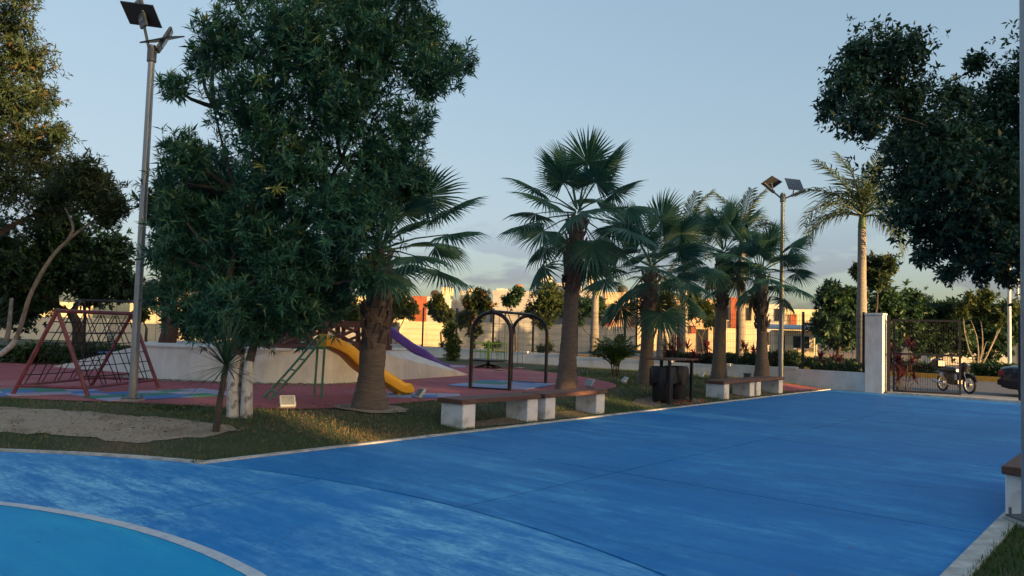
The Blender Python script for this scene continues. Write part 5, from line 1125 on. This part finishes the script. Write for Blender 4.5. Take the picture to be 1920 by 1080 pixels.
# ================================================================== ADDED SUN BLOCKERS ON THE RIGHT (unseen houses and trees, invented to shade the park)
random.seed(77); SX = 45.0
ords = ('first', 'second', 'third', 'fourth', 'fifth', 'sixth', 'seventh', 'eighth', 'ninth')
SLOT = [-26, 5.9, 11.0, 13.5, 23.6]  # gaps between the added upper storeys let chosen sun shafts through
for i, (a_, b_) in enumerate(zip(SLOT[:-1], SLOT[1:])):
    h = thing('sun_blocker_house', 'unseen terrace house added to block the sun, %s along the far right side' % ords[i], 'house', ST(SX, a_, 0), RZ, 'unseen houses added to block the sun')
    L = b_-a_
    q = MB(); q.box(0, 8, 0.004, L-.004, -.3, 5.0); q.build('wall', 'house_cream', h)
    q = MB(); q.box(0.3, 7, 0.3, L-0.3, 5.001, 7.0); q.build('upper_wall', 'house_white', h)
    for k in range(int(L/3)):
        for z in (1.0, 3.4):
            y = 1.2+k*3.0
            f = MB(); f.box(-0.05, 0.0, y-.75, y+.75, z-.1, z+1.3); f = f.build('window', 'frame_dark', h); g_ = MB(); g_.box(-0.06, -0.051, y-.65, y+.65, z, z+1.2); g_.build('pane', 'glass_dark', f)
def shade_tree(label, s, t, h, r, zb):  # unseen crowns above the roofs, added to block direct sun
    b = ST(s, t, 0); lb = []
    for i in range(16):
        a = i*2.4; rr = r*math.sqrt((i+.5)/16); zz = zb+(h-zb)*(.10+.84*((i*7) % 16)/16); lb.append((b+Vector((rr*.8*math.cos(a), rr*.8*math.sin(a), zz)), (1.7, 1.7, 1.3)))
    tree('sun_blocker_tree', label, b, lb, .3, 1500, 7, .75, .6, 'leaf_ficus', 'bark', 'unseen trees added to block the sun', shell=.05)
for i, t in enumerate((-13, -8.2, -3.6, 0.8, 5.2, 9.6, 13.9, 18.0, 21.4)):
    shade_tree('unseen tall tree added to block the sun, %s behind the terrace houses on the right' % ords[i], SX+10.5+(i % 2)*1.5, t, 14.6-(2.2 if i == 8 else 0), 3.3, 7.2)

pm('litter_brown', (0.10, 0.065, 0.04), (0.20, 0.14, 0.08), 5, 0.9)
# ================================================================== GRASS
def grass(name, label, X, Y, Z, hgt, wid, mat, dry=None):
    n = len(X); az = RNG.uniform(0, 2*PI, n); lean = RNG.uniform(.1, .75, n); h = hgt*(.55+.8*RNG.random(n))
    d = np.stack([np.cos(az), np.sin(az)], 1); s = np.stack([-np.sin(az), np.cos(az)], 1)*(wid*(.7+.6*RNG.random(n)))[:, None]/2
    b = np.stack([X, Y, Z], 1); z0 = np.zeros(n)
    v0 = b+np.column_stack([s, z0]); v1 = b-np.column_stack([s, z0]); v2 = b+np.column_stack([d*(h*lean)[:, None], h])
    V = np.stack([v0, v1, v2], 1).reshape(-1, 3); tint = np.clip(RNG.random(n)*.9, 0, .9)
    if dry is not None: tint = np.where(RNG.random(n) < dry, 1.0, tint)
    o = npmesh(name, V, np.arange(3*n).reshape(-1, 3), mat, None, np.repeat(tint, 3)); return tag(o, label, 'grass', kind='stuff')
nB = 420000
T1 = RNG.uniform(-1, 25.4, nB); E1 = RNG.uniform(0, 1, nB)**1.3*9.0; S1 = sb(T1)-0.01-E1; X1 = S1*NX+T1*UX; Y1 = S1*NY+T1*UY
dist = np.hypot(X1, Y1); keep = (RNG.random(nB) < np.clip(1.25-dist/22, .25, 1)) & (np.abs(X1/np.maximum(Y1, .1)) < .95) & (Y1 > 3)
JX, JY = X1+RNG.normal(size=nB)*.09, Y1+RNG.normal(size=nB)*.12
keep &= ~(inpoly(X1, Y1, red) & (RNG.random(nB) > .004))
for pl in (gravel, ringp, mul2, red2): keep &= ~(inpoly(JX, JY, pl) & (RNG.random(nB) > .035))
for pl in (mul1, mul3): keep &= ~(inpoly(X1, Y1, pl) & (RNG.random(nB) > .25))
lump = np.sin(X1*1.7+.6*np.sin(Y1*2.1))*np.sin(Y1*1.4+.8*np.sin(X1*1.1)); keep &= RNG.random(nB) < np.clip(.72+.5*lump, .22, 1)
X1, Y1, dist, lump, S1, T1 = (a[keep] for a in (X1, Y1, dist, lump, S1, T1))
gp_ = G(690, 812, .06); dry = np.clip(.10-.25*lump, .03, .4)+.55*np.exp(-((X1-gp_.x)**2+(Y1-gp_.y)**2)/.5)  # dry tufts, plus a round patch with sunlight put into straw blades
grass('lawn_grass', 'short patchy green lawn grass left of the walkway', X1, Y1, H(X1, Y1)-.004, .042*np.clip(dist/11, .9, 1.5), .0065*np.clip(dist/9, 1, 2.2), 'grass_blade', dry)
nB = 60000; S1 = SR+.13+RNG.random(nB)**1.2*3.2; T1 = RNG.uniform(2.5, 14, nB); X1 = S1*NX+T1*UX; Y1 = S1*NY+T1*UY
grass('lawn_grass', 'lush green lawn grass in the lower right corner', X1, Y1, np.full(nB, .01), .06, .008, 'grass_lush')
# fallen leaves and grit on the court
random.seed(3); q = MB()
for i in range(190):
    s = SL+.05+(SR-SL-.15)*random.random()**1.6; t = random.uniform(4.6, 24); c = ST(s, t, .006); a = random.uniform(0, 6.3); l_ = random.uniform(.012, .04)
    q.add([c, c+Vector((math.cos(a+.5)*l_*.6, math.sin(a+.5)*l_*.6, .004)), c+Vector((math.cos(a)*l_, math.sin(a)*l_, .008)), c+Vector((math.cos(a-.5)*l_*.6, math.sin(a-.5)*l_*.6, .003))], [(0, 1, 2, 3)])
tag(q.build('fallen_leaves', 'mulch'), 'tiny fallen leaves scattered on the blue walkway', 'leaves', kind='stuff')

# leaf litter: along the foot of the white platform, on the gravel and under the big tree
q = MB()
def litter(x, y, z, l_):
    a = random.uniform(0, 6.3); c = Vector((x, y, z)); q.add([c, c+Vector((math.cos(a+.5)*l_*.6, math.sin(a+.5)*l_*.6, random.uniform(.002, .02))), c+Vector((math.cos(a)*l_, math.sin(a)*l_, random.uniform(0, .02))), c+Vector((math.cos(a-.5)*l_*.6, math.sin(a-.5)*l_*.6, .003))], [(0, 1, 2, 3)])
for i in range(520):
    k = random.choice((0, 1, 1, 2, 2, 3, 9)); a, b = Vector((*top[k], 0)), Vector((*top[(k+1) % 10], 0)); p_ = a.lerp(b, random.random()); o_ = random.random()**2.2*.55+.03; v_ = Vector((p_.x+6, p_.y-20, 0)).normalized()
    litter(p_.x+v_.x*o_, p_.y+v_.y*o_, .226, random.uniform(.03, .09))
for i in range(260):
    p_ = G(random.uniform(-20, 440), random.uniform(775, 818), .12); litter(p_.x, p_.y, float(H(p_.x, p_.y))+.024, random.uniform(.02, .06))
for i in range(420):
    a = random.uniform(0, 6.3); r_ = random.random()**.6*2.6; x_, y_ = ob.x+r_*math.cos(a)+.6, ob.y+.2+r_*math.sin(a)*.7; s_, t_q = toST(x_, y_)
    if SL-s_ > .15 and t_q > 4.4: litter(x_, y_, max(float(H(x_, y_))+.03, .02), random.uniform(.03, .075))
tag(q.build('leaf_litter', 'litter_brown'), 'dry leaf litter along the white platform and under the big tree', 'leaves', kind='stuff')
